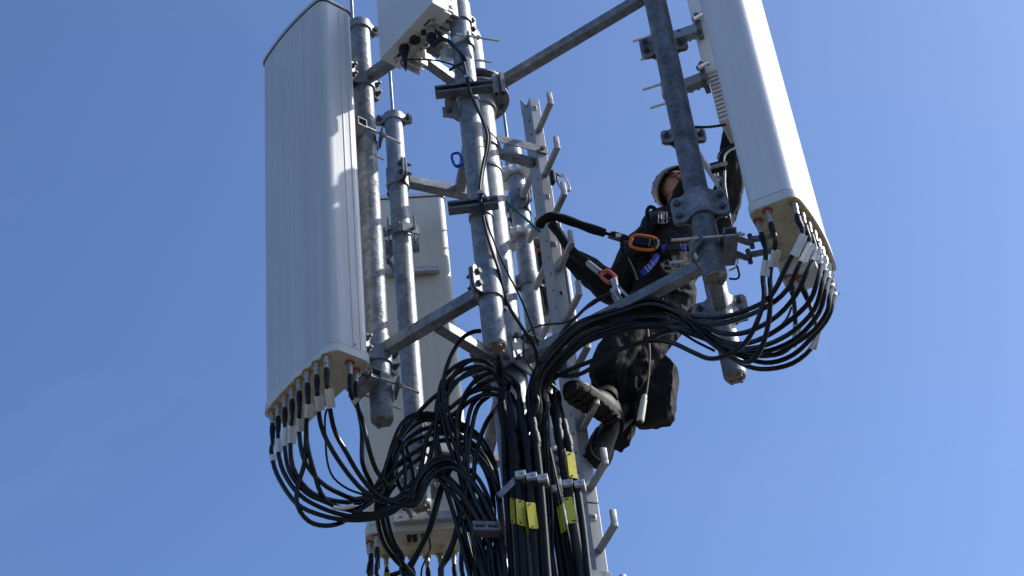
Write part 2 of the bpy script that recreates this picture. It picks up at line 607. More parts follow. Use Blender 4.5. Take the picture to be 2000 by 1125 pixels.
def half_shell(c, p, d, h, r=PR, t=0.009, L=0.066, gap=0.0075):
    """c centre, p ear direction, d direction of the bulge"""
    c, p, d = V(c), V(p), V(d)
    path = shell_profile(r, t, L, gap, 1)
    mb = MB()
    n = len(path)
    rings = []
    for i, (a, b) in enumerate(path):
        a0, b0 = path[max(0, i - 1)]
        a1, b1 = path[min(n - 1, i + 1)]
        tx, ty = a1 - a0, b1 - b0
        ln = math.hypot(tx, ty)
        nx, ny = -ty / ln, tx / ln
        hh = h / 2 * (0.72 if i in (0, n - 1) else 1.0)
        ring = []
        for sg, zz in ((1, 1), (1, -1), (-1, -1), (-1, 1)):
            ring.append(c + p * (a + nx * t / 2 * sg) + d * (b + ny * t / 2 * sg) + UP * (zz * hh))
        rings.append(ring)
    mb.loft(rings)
    return mb


def pipe_clamp(par, c, d, h=0.13, m='galv', r=PR, L=0.066, nb=2):
    """two half shells round a pipe; d = horizontal direction from the pipe to what it is fixed to"""
    d = V((d[0], d[1], 0)).normalized()
    p = V((-d.y, d.x, 0))
    cl = half_shell(c, p, d, h, r, L=L).build('pipe_clamp', M[m], par)
    half_shell(c, p, -d, h, r, L=L).build('outer_shell', M[m], cl)
    for s_ in (-1, 1):
        for k in range(nb):
            z = (k - (nb - 1) / 2) * h * 0.48
            inst(ME_BOLT, 'bolt', cl, V(c) + p * (s_ * (r + L * 0.58)) + UP * z, axes(-d))
    return cl


def frame(z, p1, p2, mid, label, grp, collar=True):
    mid = V((mid[0], mid[1], z))
    d12 = (p2 - p1).normalized()
    f = thing('support_frame', label, 'support frame', mid, grp)
    a, b = p1 + UP * z + d12 * (PR + 0.006), p2 + UP * z - d12 * (PR + 0.006)
    MB().bar(a, b, 0.027, 0.027, UP, 0.006).build('crossbar', M['galv'], f)
    dm = V((MAST.x - mid.x, MAST.y - mid.y, 0))
    ln = dm.length
    dm.normalize()
    s0 = mid + dm * 0.0285
    s1 = mid + dm * (ln - (0.100 if collar else 0.075))
    MB().bar(s0, s1, 0.0255, 0.0255, UP, 0.006).build('arm', M['galv'], f)
    pipe_clamp(f, p1 + UP * z, d12)
    pipe_clamp(f, p2 + UP * z, -d12)
    if collar:
        pm = V((-dm.y, dm.x, 0))
        c = MAST + UP * z
        MB().box(c - dm * 0.097, pm, UP, 0.105, 0.085, 0.006, 0.002).build('collar_plate', M['galv'], f)
        for s_ in (-1, 1):
            for k in (-1, 1):
                inst(ME_BOLT, 'bolt', f, c - dm * 0.104 + pm * (0.088 * s_) + UP * (0.058 * k), axes(-dm))
    return f


frames = 'arm frames that hold the pipes off the mast'
frame(ZL, pA, pC, (-0.345, 5.872), 'galvanised T-shaped frame below, joining the lower ends of the two left front pipes', frames)
frame(ZU, pA, pC, (-0.345, 5.872), 'galvanised frame under the white radio box, at the top of the left antenna pipe', frames, False)
frame(ZL, pD, pE, (0.826, 5.70), 'galvanised arm crossing in front of the climber\'s thighs to the right pipes', frames)
frame(ZU, pD, pE, (0.826, 5.70), 'long galvanised arm sloping against open sky to the top right pipe', frames, False)
frame(ZL, pB, pG, (-0.213, 6.905), 'lower back frame half hidden behind the tangle of cables', frames)
frame(ZU, pB, pG, (-0.213, 6.905), 'back frame between the rear left pipe and mast, above the rear antenna', frames, False)


# ------------------------------------------------------------------ mounting pipes
def pipe(c, z0, z1, label, m='galv', rod=None, d=(0, -1), topclamp=False, rl=1.0):
    t = thing('mounting_pipe', label, 'pipe', c + UP * z0, 'galvanised pipes that carry the antennas')
    MB().rtube(c + UP * (z0 + 0.004), c + UP * z1, [(0, PR - 0.003), (0.004, PR), (z1 - z0 - 0.03, PR), (z1 - z0 - 0.012, PR - 0.004), (z1 - z0 - 0.004, PR - 0.018)], 32).build('tube', M[m], t)
    e = MB().rtube(c + UP * (z0 - 0.003), c + UP * z1, [(0, PR - 0.007), (0.003, PR - 0.004), (0.0065, PR - 0.0035)], 32).build('end_cap', M['cap'], t)
    for k in range(4):
        a = R(35 + 90 * k)
        inst(ME_SCREW, 'screw', e, c + V((math.cos(a), math.sin(a), 0)) * 0.029 + UP * (z0 - 0.0035), axes(-UP))
    if rod:
        MB().cyl(c + V(rod) + UP * (z1 - 0.05), c + V(rod) + UP * (z1 + rl), 0.0085, seg=12).build('rod', M['galv'], t)
        if topclamp:
            pipe_clamp(t, c + UP * (z1 - 0.035), d, 0.05, L=0.05, nb=1)
    return t


pipe(pA, 4.440, 6.90, 'drip-marked pipe right beside the left antenna', 'galv_drip', (-0.032, -0.02, 0), (-0.4, 0.9), True)
pipe(pC, 4.487, 6.95, 'pipe with two steel channels across it, in front of the mast', 'galv')
pipe(pD, 4.420, 6.95, 'dark blue-grey pipe covering the climber\'s face', 'galv_dark')
pipe(pE, 4.445, 6.95, 'pipe whose capped end hangs lowest on the right, behind the cable bundle', 'galv')
pipe(pB, 4.469, 6.95, 'rear left pipe in front of the rear antenna, with thin rod on top', 'galv', (0.0, 0.0, 0), (0.1, -1.0), True)
pipe(pG, 4.455, 6.94, 'rear pipe between the mast and the climbing ladder', 'mast', (-0.02, 0.02, 0), (0.25, -1.0), False, 0.26)
# loose clamps seen on single pipes
for c, d, z, lab in ((pE, (0.09, -1), 5.85, 'empty two-eared pipe clamp above the climber\'s helmet'), (pG, (0.15, -1), 5.945, 'empty pipe clamp on the rear pipe beside the ladder'),
                     (pA, (0.85, -0.5), 6.24, 'upper loose clamp on the left antenna pipe'), (pC, (-0.85, 0.5), 6.47, 'clamp on the front pipe just right of the white radio')):
    t = thing('loose_clamp', lab, 'clamp', c + UP * z, 'spare pipe clamps')
    if c is pA or c is pC:
        bpy.data.objects.remove(t)
        continue
    pipe_clamp(t, c + UP * z, d, 0.075, nb=1, L=0.055)


# ------------------------------------------------------------------ antennas
def panel_profile(Wd, Dp, rb=0.035, rf=0.045, bulge=0.016, edge=0.0):
    """outline seen from above: u across, v from the back (0) to the front (Dp)"""
    w = Wd / 2 + edge
    pts = []

    def arc(cx, cy, r, a0, a1, n=7):
        for k in range(n + 1):
            a = R(a0 + (a1 - a0) * k / n)
            pts.append((cx + r * math.cos(a), cy + r * math.sin(a)))
    arc(-w + rb, rb - edge, rb, 270, 180)
    arc(-w + rf, Dp + edge - rf, rf, 180, 100)
    n = 12
    x0 = -w + rf + rf * math.cos(R(100))
    for k in range(1, n):
        x = x0 + (-2 * x0) * k / n
        pts.append((x, Dp + edge + bulge * (1 - (x / x0) ** 2) * 1.0))
    arc(w - rf, Dp + edge - rf, rf, 80, 0)
    arc(w - rb, rb - edge, rb, 0, -90)
    return pts


def cable(pts, r, label, name='jumper_cable', cat='cable', group=None, m='cable', seg=8):
    pts = [V(p) for p in pts]
    e = pts[-1]
    if photo_y(e) > 1105:                       # leaves the picture at the bottom: runs on to the mast and down it
        tx, ty = MAST.x + random.uniform(-0.10, 0.02), MAST.y - random.uniform(0.10, 0.16)
        pts += [V(((e.x * 2 + tx) / 3, (e.y * 2 + ty) / 3, e.z - 0.30)), V(((e.x + tx * 3) / 4, (e.y + ty * 3) / 4, e.z - 0.75)), V((tx, ty, e.z - 1.3)), V((tx, ty, -1.58))]
    mb = MB().tube(spline(pts), r, seg)
    o = mb.build(name, M[m], None)
    return tag(o, label, cat, group)


ORD = ['first', 'second', 'third', 'fourth', 'fifth', 'sixth', 'seventh', 'eighth', 'ninth', 'tenth']


class Antenna:
    def __init__(s, c, n, Wd, Dp, z0, z1, label, m, ports, grooves=0):
        s.n = V((n[0], n[1], 0)).normalized()
        s.t = V((-s.n.y, s.n.x, 0))
        s.z0 = z0
        s.back = V((c[0], c[1], 0)) - s.n * Dp / 2
        o = s.back
        ant = s.o = thing('panel_antenna', label, 'antenna', V((c[0], c[1], z0)), 'panel antennas around the mast')
        prof = panel_profile(Wd, Dp)
        MB().prism(prof, o, -s.t, s.n, UP, z0 + 0.016, z1).build('radome', M[m], ant, smooth=30)
        cp = panel_profile(Wd, Dp, edge=0.006)
        ci = panel_profile(Wd, Dp, edge=-0.004)

        def lay(pp, z):
            return [o - s.t * a + s.n * b + UP * z for a, b in pp]
        MB().loft([lay(ci, z0 + 0.004), lay(ci, z0), lay(cp, z0), lay(cp, z0 + 0.040), lay(panel_profile(Wd, Dp, edge=0.003), z0 + 0.0435), lay(ci, z0 + 0.044)]).build('bottom_rim', M['rim'], ant, smooth=30)
        MB().loft([lay(panel_profile(Wd, Dp, edge=0.0012), z0 + 0.0445), lay(panel_profile(Wd, Dp, edge=0.0012), z0 + 0.0475)]).build('seam', M['trim'], ant, smooth=30)
        MB().loft([lay(panel_profile(Wd, Dp, edge=-0.0075), z0 - 0.0015), lay(panel_profile(Wd, Dp, edge=-0.0055), z0 + 0.003)]).build('bottom_plate', M['endcap'], ant, smooth=30)
        MB().loft([lay(panel_profile(Wd, Dp, edge=0.003), z1 + 0.0005), lay(panel_profile(Wd, Dp, edge=0.003), z1 + 0.006)]).build('top_trim', M['trim'], ant, smooth=30)
        MB().loft([lay(panel_profile(Wd, Dp, edge=0.006), z1 + 0.0065), lay(panel_profile(Wd, Dp, edge=0.004), z1 + 0.03)]).build('top_cap', M[m], ant, smooth=30)
        if grooves:
            for sg in (-1, 1):
                for v in (0.045, 0.082):
                    p = o + s.t * (sg * (Wd / 2 + 0.0005)) + s.n * v
                    MB().box(p + UP * ((z0 + z1) / 2), s.n, s.t, 0.0035, 0.0025, (z1 - z0) / 2 - 0.03, 0.001, UP).build('edge_bead', M[m], ant)
        for k in range(5):
            q = o + s.n * Dp * 0.45 + s.t * ((k - 2) * 0.06) + UP * (z0 - 0.002)
        # ports: (px, py, kind)
        s.ports = []
        for px, py, kind in ports:
            q = PZ(px, py, z0)
            q.z = z0 - 0.0015
            q = q - s.n * (0.010 if kind == 'y' and z0 > 4.555 else 0.0)
            pr = MB().rtube(q, q - UP, [(0, 0.021), (0.004, 0.0205), (0.0045, 0.013), (0.006, 0.013)], 20).build('socket_ring', M['rring' if kind == 'r' else 'yring'], ant)
            MB().rtube(q - UP * 0.006, q - UP, [(0, 0.0125), (0.016, 0.0125), (0.0165, 0.0105), (0.024, 0.0105)], 14).build('socket', M['plug'], pr)
            s.ports.append(q - UP * 0.030)



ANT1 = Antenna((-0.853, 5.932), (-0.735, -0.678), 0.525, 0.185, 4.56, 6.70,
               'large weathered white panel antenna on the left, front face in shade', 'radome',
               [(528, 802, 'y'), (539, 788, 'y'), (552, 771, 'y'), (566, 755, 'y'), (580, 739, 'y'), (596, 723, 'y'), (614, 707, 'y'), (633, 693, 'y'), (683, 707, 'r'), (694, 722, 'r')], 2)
for du_, lab_ in ((0.2625, 1),):
    inst(ME_BSCREW, 'screw', ANT1.o, ANT1.back + ANT1.t * 0.2635 + ANT1.n * 0.075 + UP * 4.63, axes(ANT1.t), 0.6)
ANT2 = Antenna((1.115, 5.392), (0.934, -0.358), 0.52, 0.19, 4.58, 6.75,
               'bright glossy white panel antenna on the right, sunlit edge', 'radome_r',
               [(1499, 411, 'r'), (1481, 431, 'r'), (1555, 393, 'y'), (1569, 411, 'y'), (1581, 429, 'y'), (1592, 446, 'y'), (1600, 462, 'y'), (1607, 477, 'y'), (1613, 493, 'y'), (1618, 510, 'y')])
ANT3 = Antenna((-0.560, 7.165), (-0.085, 1.0), 0.50, 0.20, 4.55, 6.64,
               'rear panel antenna seen from its plain back, behind the left pipes', 'radome_b',
               [(735, 1046, 'r'), (723, 1059, 'r'), (754, 1086, 'y'), (805, 1088, 'y'), (834, 1087, 'y'), (859, 1083, 'y'), (885, 1080, 'y')])


# ------------------------------------------------------------------ tilt brackets between pipes and antennas
def tilt_bracket(c, n, reach, label, links=True):
    """n: horizontal direction from the pipe to the antenna"""
    n = V((n[0], n[1], 0)).normalized()
    t = V((-n.y, n.x, 0))
    c = V(c)
    br = thing('tilt_bracket', label, 'bracket', c, 'brackets that hang the antennas on the pipes')
    o = c + n * (PR + 0.030)
    w = 0.004
    sq = MB()
    for k in range(4):                          # open square tube along t
        a = (UP, n, -UP, -n)[k]
        b = (n, UP, n, UP)[k]
        sq.box(o + a * 0.023, t, b, 0.085, 0.027 if k % 2 == 0 else 0.019, w / 2, 0, a)
    sq.build('square_tube', M['galv'], br)
    v = MB()                                    # V saddle on the far side of the pipe
    f = c - n * (PR + 0.012)
    for sg in (-1, 1):
        v.bar(f + t * (sg * 0.005) - n * 0.012, f + t * (sg * 0.088) + n * 0.028, 0.004, 0.030, UP)
    v.build('saddle', M['galv_dark'], br)
    for sg in (-1, 1):
        q = c + t * (sg * 0.066)
        rd = MB().cyl(q + n * 0.135, q - n * 0.15, 0.006, seg=10).build('threaded_rod', M['steel'], br)
        MB().cyl(q - n * 0.052, q - n * 0.066, 0.012, seg=6).cyl(q + n * 0.111, q + n * 0.123, 0.012, seg=6).build('nut', M['steel'], rd)
    if links:
        for sg in (-1, 1):
            q = o + n * 0.03 + t * (sg * 0.045)
            m1 = q + n * (reach * 0.42) + t * 0.030
            e = q + n * reach
            MB().tube([q - n * 0.02, q, m1 - n * 0.012, m1], [0.014, 0.014, 0.012, 0.012], 8).build('link', M['galv'], br)
            MB().tube([m1 + UP * 0.016, m1 + UP * 0.016 + n * 0.02, e, e + n * 0.012], 0.013, 8).build('link', M['galv'], br)
            MB().cyl(m1 - UP * 0.028, m1 + UP * 0.04, 0.010, seg=10).build('pivot', M['bolt'], br)
    return br


def plate_on_back(A, z, du, label, wdt=0.12):
    t = thing('back_plate', label, 'plate', A.back + A.t * du + UP * z, 'plates on the antenna backs')
    o = A.back - A.n * 0.012 + A.t * du + UP * z
    MB().box(o, A.t, UP, wdt, 0.028, 0.005, 0.002).box(o - A.n * 0.014 - UP * 0.026, A.t, UP, wdt, 0.003, 0.016).build('plate', M['steel'], t)
    for sg in (-1, 1):
        for k in (-1, 1):
            inst(ME_BSCREW, 'bolt', t, o - A.n * 0.0055 + A.t * (sg * wdt * 0.82) + UP * (k * 0.012), axes(-A.n))
    return t


tilt_bracket(pA + UP * 6.085, ANT1.n, 0.075, 'upper tilt bracket between the left antenna and its pipe')
tilt_bracket(pA + UP * 4.603, ANT1.n, 0.075, 'lower tilt bracket between the left antenna and its pipe')
tilt_bracket(pD + UP * 4.577, V((1, 0.06, 0)), 0.135, 'blue-grey hinged bracket between the dark right pipe and right antenna')
tilt_bracket(pD + UP * 6.46, V((1, 0.06, 0)), 0.135, 'upper right bracket with rods at the top edge of the picture')
tilt_bracket(pB + UP * 6.09, ANT3.n, 0.15, 'upper saddle bracket on the rear left pipe')
tilt_bracket(pB + UP * 4.60, ANT3.n, 0.15, 'lower saddle bracket on the rear left pipe behind cables')
plate_on_back(ANT3, P(797, 528, 7.05).z, -0.05, 'slotted steel plate across the rear antenna back', 0.14)
plate_on_back(ANT3, P(825, 1010, 7.05).z, -0.05, 'steel plate low on the rear antenna back, near its sockets', 0.17)


# ------------------------------------------------------------------ radios
def toothed_bracket(par, a, b, h=0.045, w=0.03, name='bracket_arm', m='cast'):
    """cast aluminium arm with a toothed edge from a to b"""
    a, b = V(a), V(b)
    d = b - a
    L = d.length
    d.normalize()
    s_ = UP.cross(d).normalized()
    poly = [(0, -h)]
    n = max(3, int(L / 0.026))
    for k in range(n):
        x = L * k / n
        poly += [(x, h * 0.7), (x + L / n * 0.5, h * 0.7), (x + L / n * 0.55, h), (x + L / n * 0.95, h)]
    poly += [(L, h), (L, -h)]
    return MB().prism(poly[::-1], a, d, s_, UP, -w, w).build(name, M[m], par)


def radio(c, n, wd, dp, z0, z1, label, shell='rru', fin='fin', fins=9, ports=True):
    """n = front direction; fins stand behind the shell"""
    n = V((n[0], n[1], 0)).normalized()
    t = V((-n.y, n.x, 0))
    c = V((c[0], c[1], 0))
    zc = (z0 + z1) / 2
    t_ = thing('radio_unit', label, 'radio unit', c + UP * z0, 'remote radio units')
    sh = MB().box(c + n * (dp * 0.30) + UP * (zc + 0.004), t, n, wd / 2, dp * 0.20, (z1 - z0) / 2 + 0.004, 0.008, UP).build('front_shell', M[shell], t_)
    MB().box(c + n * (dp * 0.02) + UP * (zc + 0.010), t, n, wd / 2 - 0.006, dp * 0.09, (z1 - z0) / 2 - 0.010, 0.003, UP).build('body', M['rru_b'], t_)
    for k in range(fins):
        u = (k - (fins - 1) / 2) * wd * 0.94 / (fins - 1)
        z_lo = z0 + 0.012 + 0.03 * (abs(k - fins / 2) < fins * 0.22)
        MB().box(c - n * (dp * 0.27) + t * u + UP * ((z_lo + z1) / 2), t, n, 0.0045, dp * 0.205, (z1 - z_lo) / 2, 0.002, UP).build('fin', M[fin], t_)
    return t_, c, n, t


rn = V((-0.735, -0.678, 0))
RR, rc, rnn, rtt = radio((-0.265, 5.76), rn, 0.42, 0.23, 6.40, 6.98, 'white radio box with fins and plugs underneath, at the top left of the mast', fins=13)
# connectors below the first radio: big black cable gland, two capped sockets, plug, small screws, dark label
def under(u, v, z=6.40):
    return rc + rtt * u + rnn * v + UP * z


_ = under
MB().rtube(under(0.145 - 0.23, 0.062), under(0.145 - 0.23, 0.062) - UP, [(0, 0.024), (0.012, 0.027), (0.03, 0.027), (0.06, 0.017), (0.10, 0.012), (0.14, 0.008)], 18).build('cable_gland', M['boot'], RR)
MB().rtube(under(-0.015, 0.050), under(-0.015, 0.050) - UP, [(0, 0.026), (0.012, 0.027), (0.014, 0.022), (0.008, 0.010)], 18).build('capped_socket', M['hole'], RR)
MB().rtube(under(0.045, 0.042), under(0.045, 0.042) - UP, [(0, 0.015), (0.010, 0.015)], 14).build('capped_socket', M['hole'], RR)
pl = MB().rtube(under(0.082, 0.030), under(0.082, 0.030) - UP, [(0, 0.022), (0.010, 0.024), (0.035, 0.023), (0.055, 0.023)], 18).build('plug', M['plug'], RR)
MB().rtube(under(0.082, 0.030, 6.345), under(0.082, 0.030) - UP, [(0, 0.024), (0.028, 0.024), (0.032, 0.017), (0.05, 0.011)], 18).build('plug_boot', M['boot'], pl)
MB().box(under(-0.13, 0.055, 6.401), rtt, rnn, 0.022, 0.007, 0.003).build('dark_label', M['hole'], RR)
MB().box(under(0.10, 0.062, 6.401), rtt, rnn, 0.024, 0.004, 0.003).build('slot', M['hole'], RR)
for u, v in ((-0.165, 0.058), (-0.05, 0.062), (0.018, 0.058), (0.02, 0.036), (-0.06, 0.036), (0.13, 0.05), (0.15, 0.03), (-0.18, 0.04)):
    inst(ME_BSCREW, 'bolt', RR, under(u, v, 6.3995), axes(-UP), 0.7)
for sg in (-1, 1):
    MB().box(under(0.165 * sg, 0.02, 6.398), rtt, rnn, 0.040, 0.020, 0.006, 0.002).build('foot_block', M['rru'], RR)
MB().box(under(0.0, -0.075, 6.405), rtt, rnn, 0.05, 0.035, 0.012, 0.003).build('mount_block', M['galv_dark'], RR)
t = thing('radio_bracket', 'aluminium toothed bracket holding the white radio on the front pipe', 'bracket', pC + UP * 6.27)
toothed_bracket(t, rc - rnn * 0.10 + UP * 6.34 + rtt * 0.02, pC + UP * 6.27 - rtt * 0.062 + rnn * 0.02, 0.028, 0.035)
half_shell(pC + UP * 6.27, V((0.35, -0.93, 0)), V((-0.93, -0.35, 0)), 0.045, L=0.035).build('clamp_half', M['cast'], t)
half_shell(pC + UP * 6.27, V((0.35, -0.93, 0)), V((0.93, 0.35, 0)), 0.045, L=0.035).build('clamp_half', M['galv'], t)
for sg in (-1, 1):
    q = pC + UP * 6.27 + V((0.35, -0.93, 0)) * (sg * 0.068)
    MB().cyl(q - V((0.93, 0.35, 0)) * 0.05, q + V((0.93, 0.35, 0)) * 0.16, 0.006, seg=8).cyl(q + V((0.93, 0.35, 0)) * 0.05, q + V((0.93, 0.35, 0)) * 0.065, 0.012, seg=6).build('threaded_rod', M['steel'], t)

# radio behind the right antenna: smooth cover, louvred heat sink below
t = thing('radio_unit', 'pale radio box with louvres, mostly hidden behind the right antenna', 'radio unit', V((1.10, 5.95, 5.9)), 'remote radio units')
q0 = P(1352, 20, 5.82)
un = V((0.35, 0.94, 0)).normalized()
ut = V((0.94, -0.35, 0))
co = P(1345, 20, 6.00)
co.z = 0
MB().box(co + ut * 0.13 + un * 0.10 + UP * 6.55, ut, un, 0.128, 0.10, 0.35, 0.008, UP).build('cover', M['rru'], t)
for k in range(12):
    MB().box(co + ut * 0.135 + un * 0.09 + UP * (6.185 - 0.027 * k), ut, un, 0.118, 0.085, 0.0075, 0.002, UP).build('louvre', M['fin'], t)
MB().box(co + ut * 0.14 + un * 0.12 + UP * 6.03, ut, un, 0.105, 0.07, 0.165, 0.003, UP).build('body', M['rru_b'], t)
t = thing('radio_bracket', 'toothed aluminium bracket pair joining the hidden right radio to its pipe', 'bracket', pE + UP * 6.2)
for z, rx, ry in ((6.50, 1366, 52), (6.16, 1380, 168)):
    sgd = V((0.96, -0.26, 0))
    pd_ = V((0.26, 0.96, 0))
    e = P(rx, ry, 5.99)
    toothed_bracket(t, pE + UP * z + sgd * 0.055, V((e.x, e.y, z)), 0.026, 0.028, m='alu')
    MB().box(V((e.x, e.y, z + 0.005)), sgd, UP, 0.012, 0.075, 0.030, 0.003).build('end_plate', M['galv_dark'], t)
    MB().tube([V((e.x - 0.03, e.y - 0.045, z + 0.03)), V((e.x + 0.01, e.y - 0.045, z + 0.055)), V((e.x + 0.03, e.y - 0.045, z + 0.06))], 0.014, 8).build('hinge', M['steel'], t)
    for kz in (-0.05, 0.055):
        inst(ME_BOLT, 'bolt', t, V((e.x - 0.01, e.y - 0.034, z + kz)), axes((0, -1, 0)), 0.9)
    half_shell(pE + UP * z, pd_, sgd, 0.05, L=0.035).build('clamp_half', M['cast'], t)
    half_shell(pE + UP * z, pd_, -sgd, 0.05, L=0.035).build('clamp_half', M['cast'], t)
    for sg in (-1, 1):
        q = pE + UP * z + pd_ * (sg * 0.066)
        MB().cyl(q + sgd * 0.05, q - sgd * 0.135, 0.006, seg=8).cyl(q - sgd * 0.03, q - sgd * 0.045, 0.012, seg=6).build('threaded_rod', M['steel'], t)

# radio on the rear pipe behind the ladder
c3 = P(1052, 480, 7.12)
RR3, _c, _n, _t = radio((c3.x + 0.02, 7.20), V((0.1, 1, 0)), 0.24, 0.22, 5.80, 6.42, 'grey finned radio on the rear pipe, seen through the ladder', 'rru', 'fin_grey', 9)
for zt, lab in ((6.70, 'upper white toothed clamp on the rear pipe beside the ladder'), (6.26, 'lower white toothed clamp on the rear pipe beside the ladder')):
    t = thing('toothed_clamp', lab, 'clamp', pG + UP * zt, 'white toothed clamps on the rear pipe')
    for sg in (-1, 1):
        poly = []
        for k in range(9):
            x = -0.085 + 0.17 * k / 8
            poly.append((x, 0.065 + (0.012 if k % 2 else 0)))
        poly += [(0.085, 0.008), (0.052, 0.008)] + [(0.0495 * math.cos(R(a)), 0.0495 * math.sin(R(a))) for a in range(10, 171, 16)] + [(-0.052, 0.008), (-0.085, 0.008)]
        MB().prism(poly, pG + UP * zt, V((1, -0.1, 0)) * sg, V((-0.1, -1, 0)) * sg, UP, -0.022, 0.022).build('clamp_half', M['cast'], t)
    for sg in (-1, 1):
        q = pG + UP * zt + V((0.071 * sg, -0.007 * sg, 0))
        MB().cyl(q - V((0, 0.13, 0)), q + V((0, 0.2, 0)), 0.006, seg=8).cyl(q - V((0, 0.082, 0)), q - V((0, 0.068, 0)), 0.012, seg=6).build('threaded_rod', M['steel'], t)

# ------------------------------------------------------------------ climbing ladder: one rail with pegs on both faces
LAD = V((0.204, 6.338, 0)) - V((0.365, -0.931, 0)) * 0.017 + V((0.931, 0.365, 0)) * 0.003
pd = V((0.365, -0.931, 0)).normalized()         # way the front pegs point
ps = V((0.931, 0.365, 0)).normalized()
lad = thing('climbing_ladder', 'aluminium single-rail climbing ladder with upturned pegs, right of the mast', 'ladder', LAD + UP * -1.6)
LW, LD = 0.0265, 0.060
MB().box(LAD + UP * ((4.085 - 1.6) / 2), ps, pd, LW, LD, (4.085 + 1.6) / 2, 0.004, UP).build('rail', M['alu'], lad)
MB().box(LAD + UP * ((4.091 + 6.485) / 2), ps, pd, LW, LD, (6.485 - 4.091) / 2, 0.004, UP).build('rail', M['alu'], lad)
MB().prism([(-LD, 0), (LD * 0.2, 0), (-LD, 0.12)], LAD - ps * (LW - 0.002) + UP * 6.484, pd, UP, ps, -0.003, 0.003).build('rail_tip', M['alu'], lad)
pg = MB()
pg.box((0, 0.098, 0), (0, 1, 0), (1, 0, 0), 0.098, 0.0125, 0.012, 0.003, V((0, 0, 1)))
pg.box((0, 0.187, 0.036), (0, 1, 0), (1, 0, 0), 0.009, 0.0125, 0.036, 0.004, V((0, 0, 1)))
ME_PEG = mesh_of(pg, 'peg', M['alu_peg'])
cl = MB()
cl.box((0, 0.0015, 0), (1, 0, 0), (0, 1, 0), 0.0125, 0.0018, 0.0140, 0.001, V((0, 0, 1)))
ME_CLIP = mesh_of(cl, 'clip', M['steel'])
cl = MB()
cl.box((0, 0.0035, 0), (1, 0, 0), (0, 1, 0), 0.0085, 0.0008, 0.0100, 0, V((0, 0, 1)))
ME_HOLE = mesh_of(cl, 'hole', M['hole'])
front = Matrix((ps, pd, UP)).transposed()
if front.determinant() < 0:
    front = Matrix((-ps, pd, UP)).transposed()
rear = Matrix((-front.col[0], -pd, UP)).transposed()
left = axes(-ps)
dotm = MB().cyl((0, 0, -0.001), (0, 0, 0.0012), 0.0062, seg=12)
ME_DOT = mesh_of(dotm, 'hole', M['hole'])
for k in range(-18, 9):
    z = 3.86 + 0.3003 * k
    if z < 6.4 and z > -1.5:
        o = inst(ME_PEG, 'peg', lad, LAD + pd * LD + UP * z, front)
        inst(ME_PEG, 'peg', lad, LAD - pd * LD + UP * (z - 0.15), rear)
        c_ = inst(ME_CLIP, 'clip', lad, LAD + pd * LD + UP * (z + 0.157) - ps * 0.006, front)
        h_ = inst(ME_HOLE, 'hole', c_, LAD + pd * LD + UP * (z + 0.157) - ps * 0.012, front)
        h_.matrix_local = Matrix()
        if z > 3.3:
            for j in range(3):
                inst(ME_DOT, 'hole', lad, LAD - ps * (LW + 0.0003) + pd * 0.025 + UP * (z + 0.1 * j), left)
for z, m in ((6.135, 'upper'), (6.06, 'lower')):
    pass
t = thing('ladder_bracket', 'flat steel bar bolted from mast to the upper ladder rail', 'bracket', MAST + UP * 6.13, 'brackets between mast and ladder')
a = MAST + V((0.075, -0.045, 6.140))
b = LAD - ps * LW * 0.4 + pd * (LD + 0.004) + UP * 6.125 + ps * 0.04
MB().bar(a, b, 0.003, 0.024, UP, 0.0015).build('bar', M['galv'], t)
inst(ME_BOLT, 'bolt', t, b - ps * 0.03, axes(pd), 0.8)
MB().bar(a + V((0.0, 0.09, -0.012)), LAD - ps * LW + V((0, 0.0, 6.09)), 0.022, 0.022, UP, 0.01).build('round_strut', M['galv'], t)
MB().rtube(MAST + UP * 6.10, MAST + UP * 7, [(0, 0.0805), (0.002, 0.086), (0.05, 0.086), (0.052, 0.0805)], 32).build('band', M['galv'], t)
t = thing('ladder_bracket', 'wide flat plate from mast to ladder rail, above the cables', 'bracket', MAST + UP * 4.85, 'brackets between mast and ladder')
a = MAST + V((0.06, -0.06, 4.90))
b = LAD - pd * 0.01 - ps * LW + UP * 4.90
MB().bar(a, b, 0.05, 0.004, UP, 0.0015).bar(a + V((0, 0, -0.04)), b + V((0, 0, -0.04)), 0.004, 0.045, UP, 0.0015).build('bar', M['galv'], t)
t = thing('ladder_bracket', 'lowest flat bar from mast to ladder, at the bottom edge', 'bracket', MAST + UP * 3.73, 'brackets between mast and ladder')
MB().bar(MAST + V((0.06, -0.05, 3.74)), LAD - ps * LW * 0.3 + pd * (LD + 0.004) + UP * 3.73 + ps * 0.04, 0.004, 0.025, UP, 0.0015).build('bar', M['galv'], t)


# ------------------------------------------------------------------ steel channels on the front pipe, cable hangers
def channel(a, b, up, open_d, w=0.021, t=0.003):
    """C channel from a to b: web on the -open_d side"""
    a, b = V(a), V(b)
    d = (b - a).normalized()
    open_d = V(open_d)
    open_d = (open_d - d * open_d.dot(d)).normalized()
    u = d.cross(open_d).normalized()
    mb = MB()
    mb.bar(a - open_d * w, b - open_d * w, t / 2, w, u)
    for sg in (-1, 1):
        mb.bar(a + u * (sg * w), b + u * (sg * w), w, t / 2, u)
        mb.bar(a + u * (sg * (w - 0.005)) + open_d * (w - 0.001), b + u * (sg * (w - 0.005)) + open_d * (w - 0.001), t / 2, 0.005, u)
    return mb


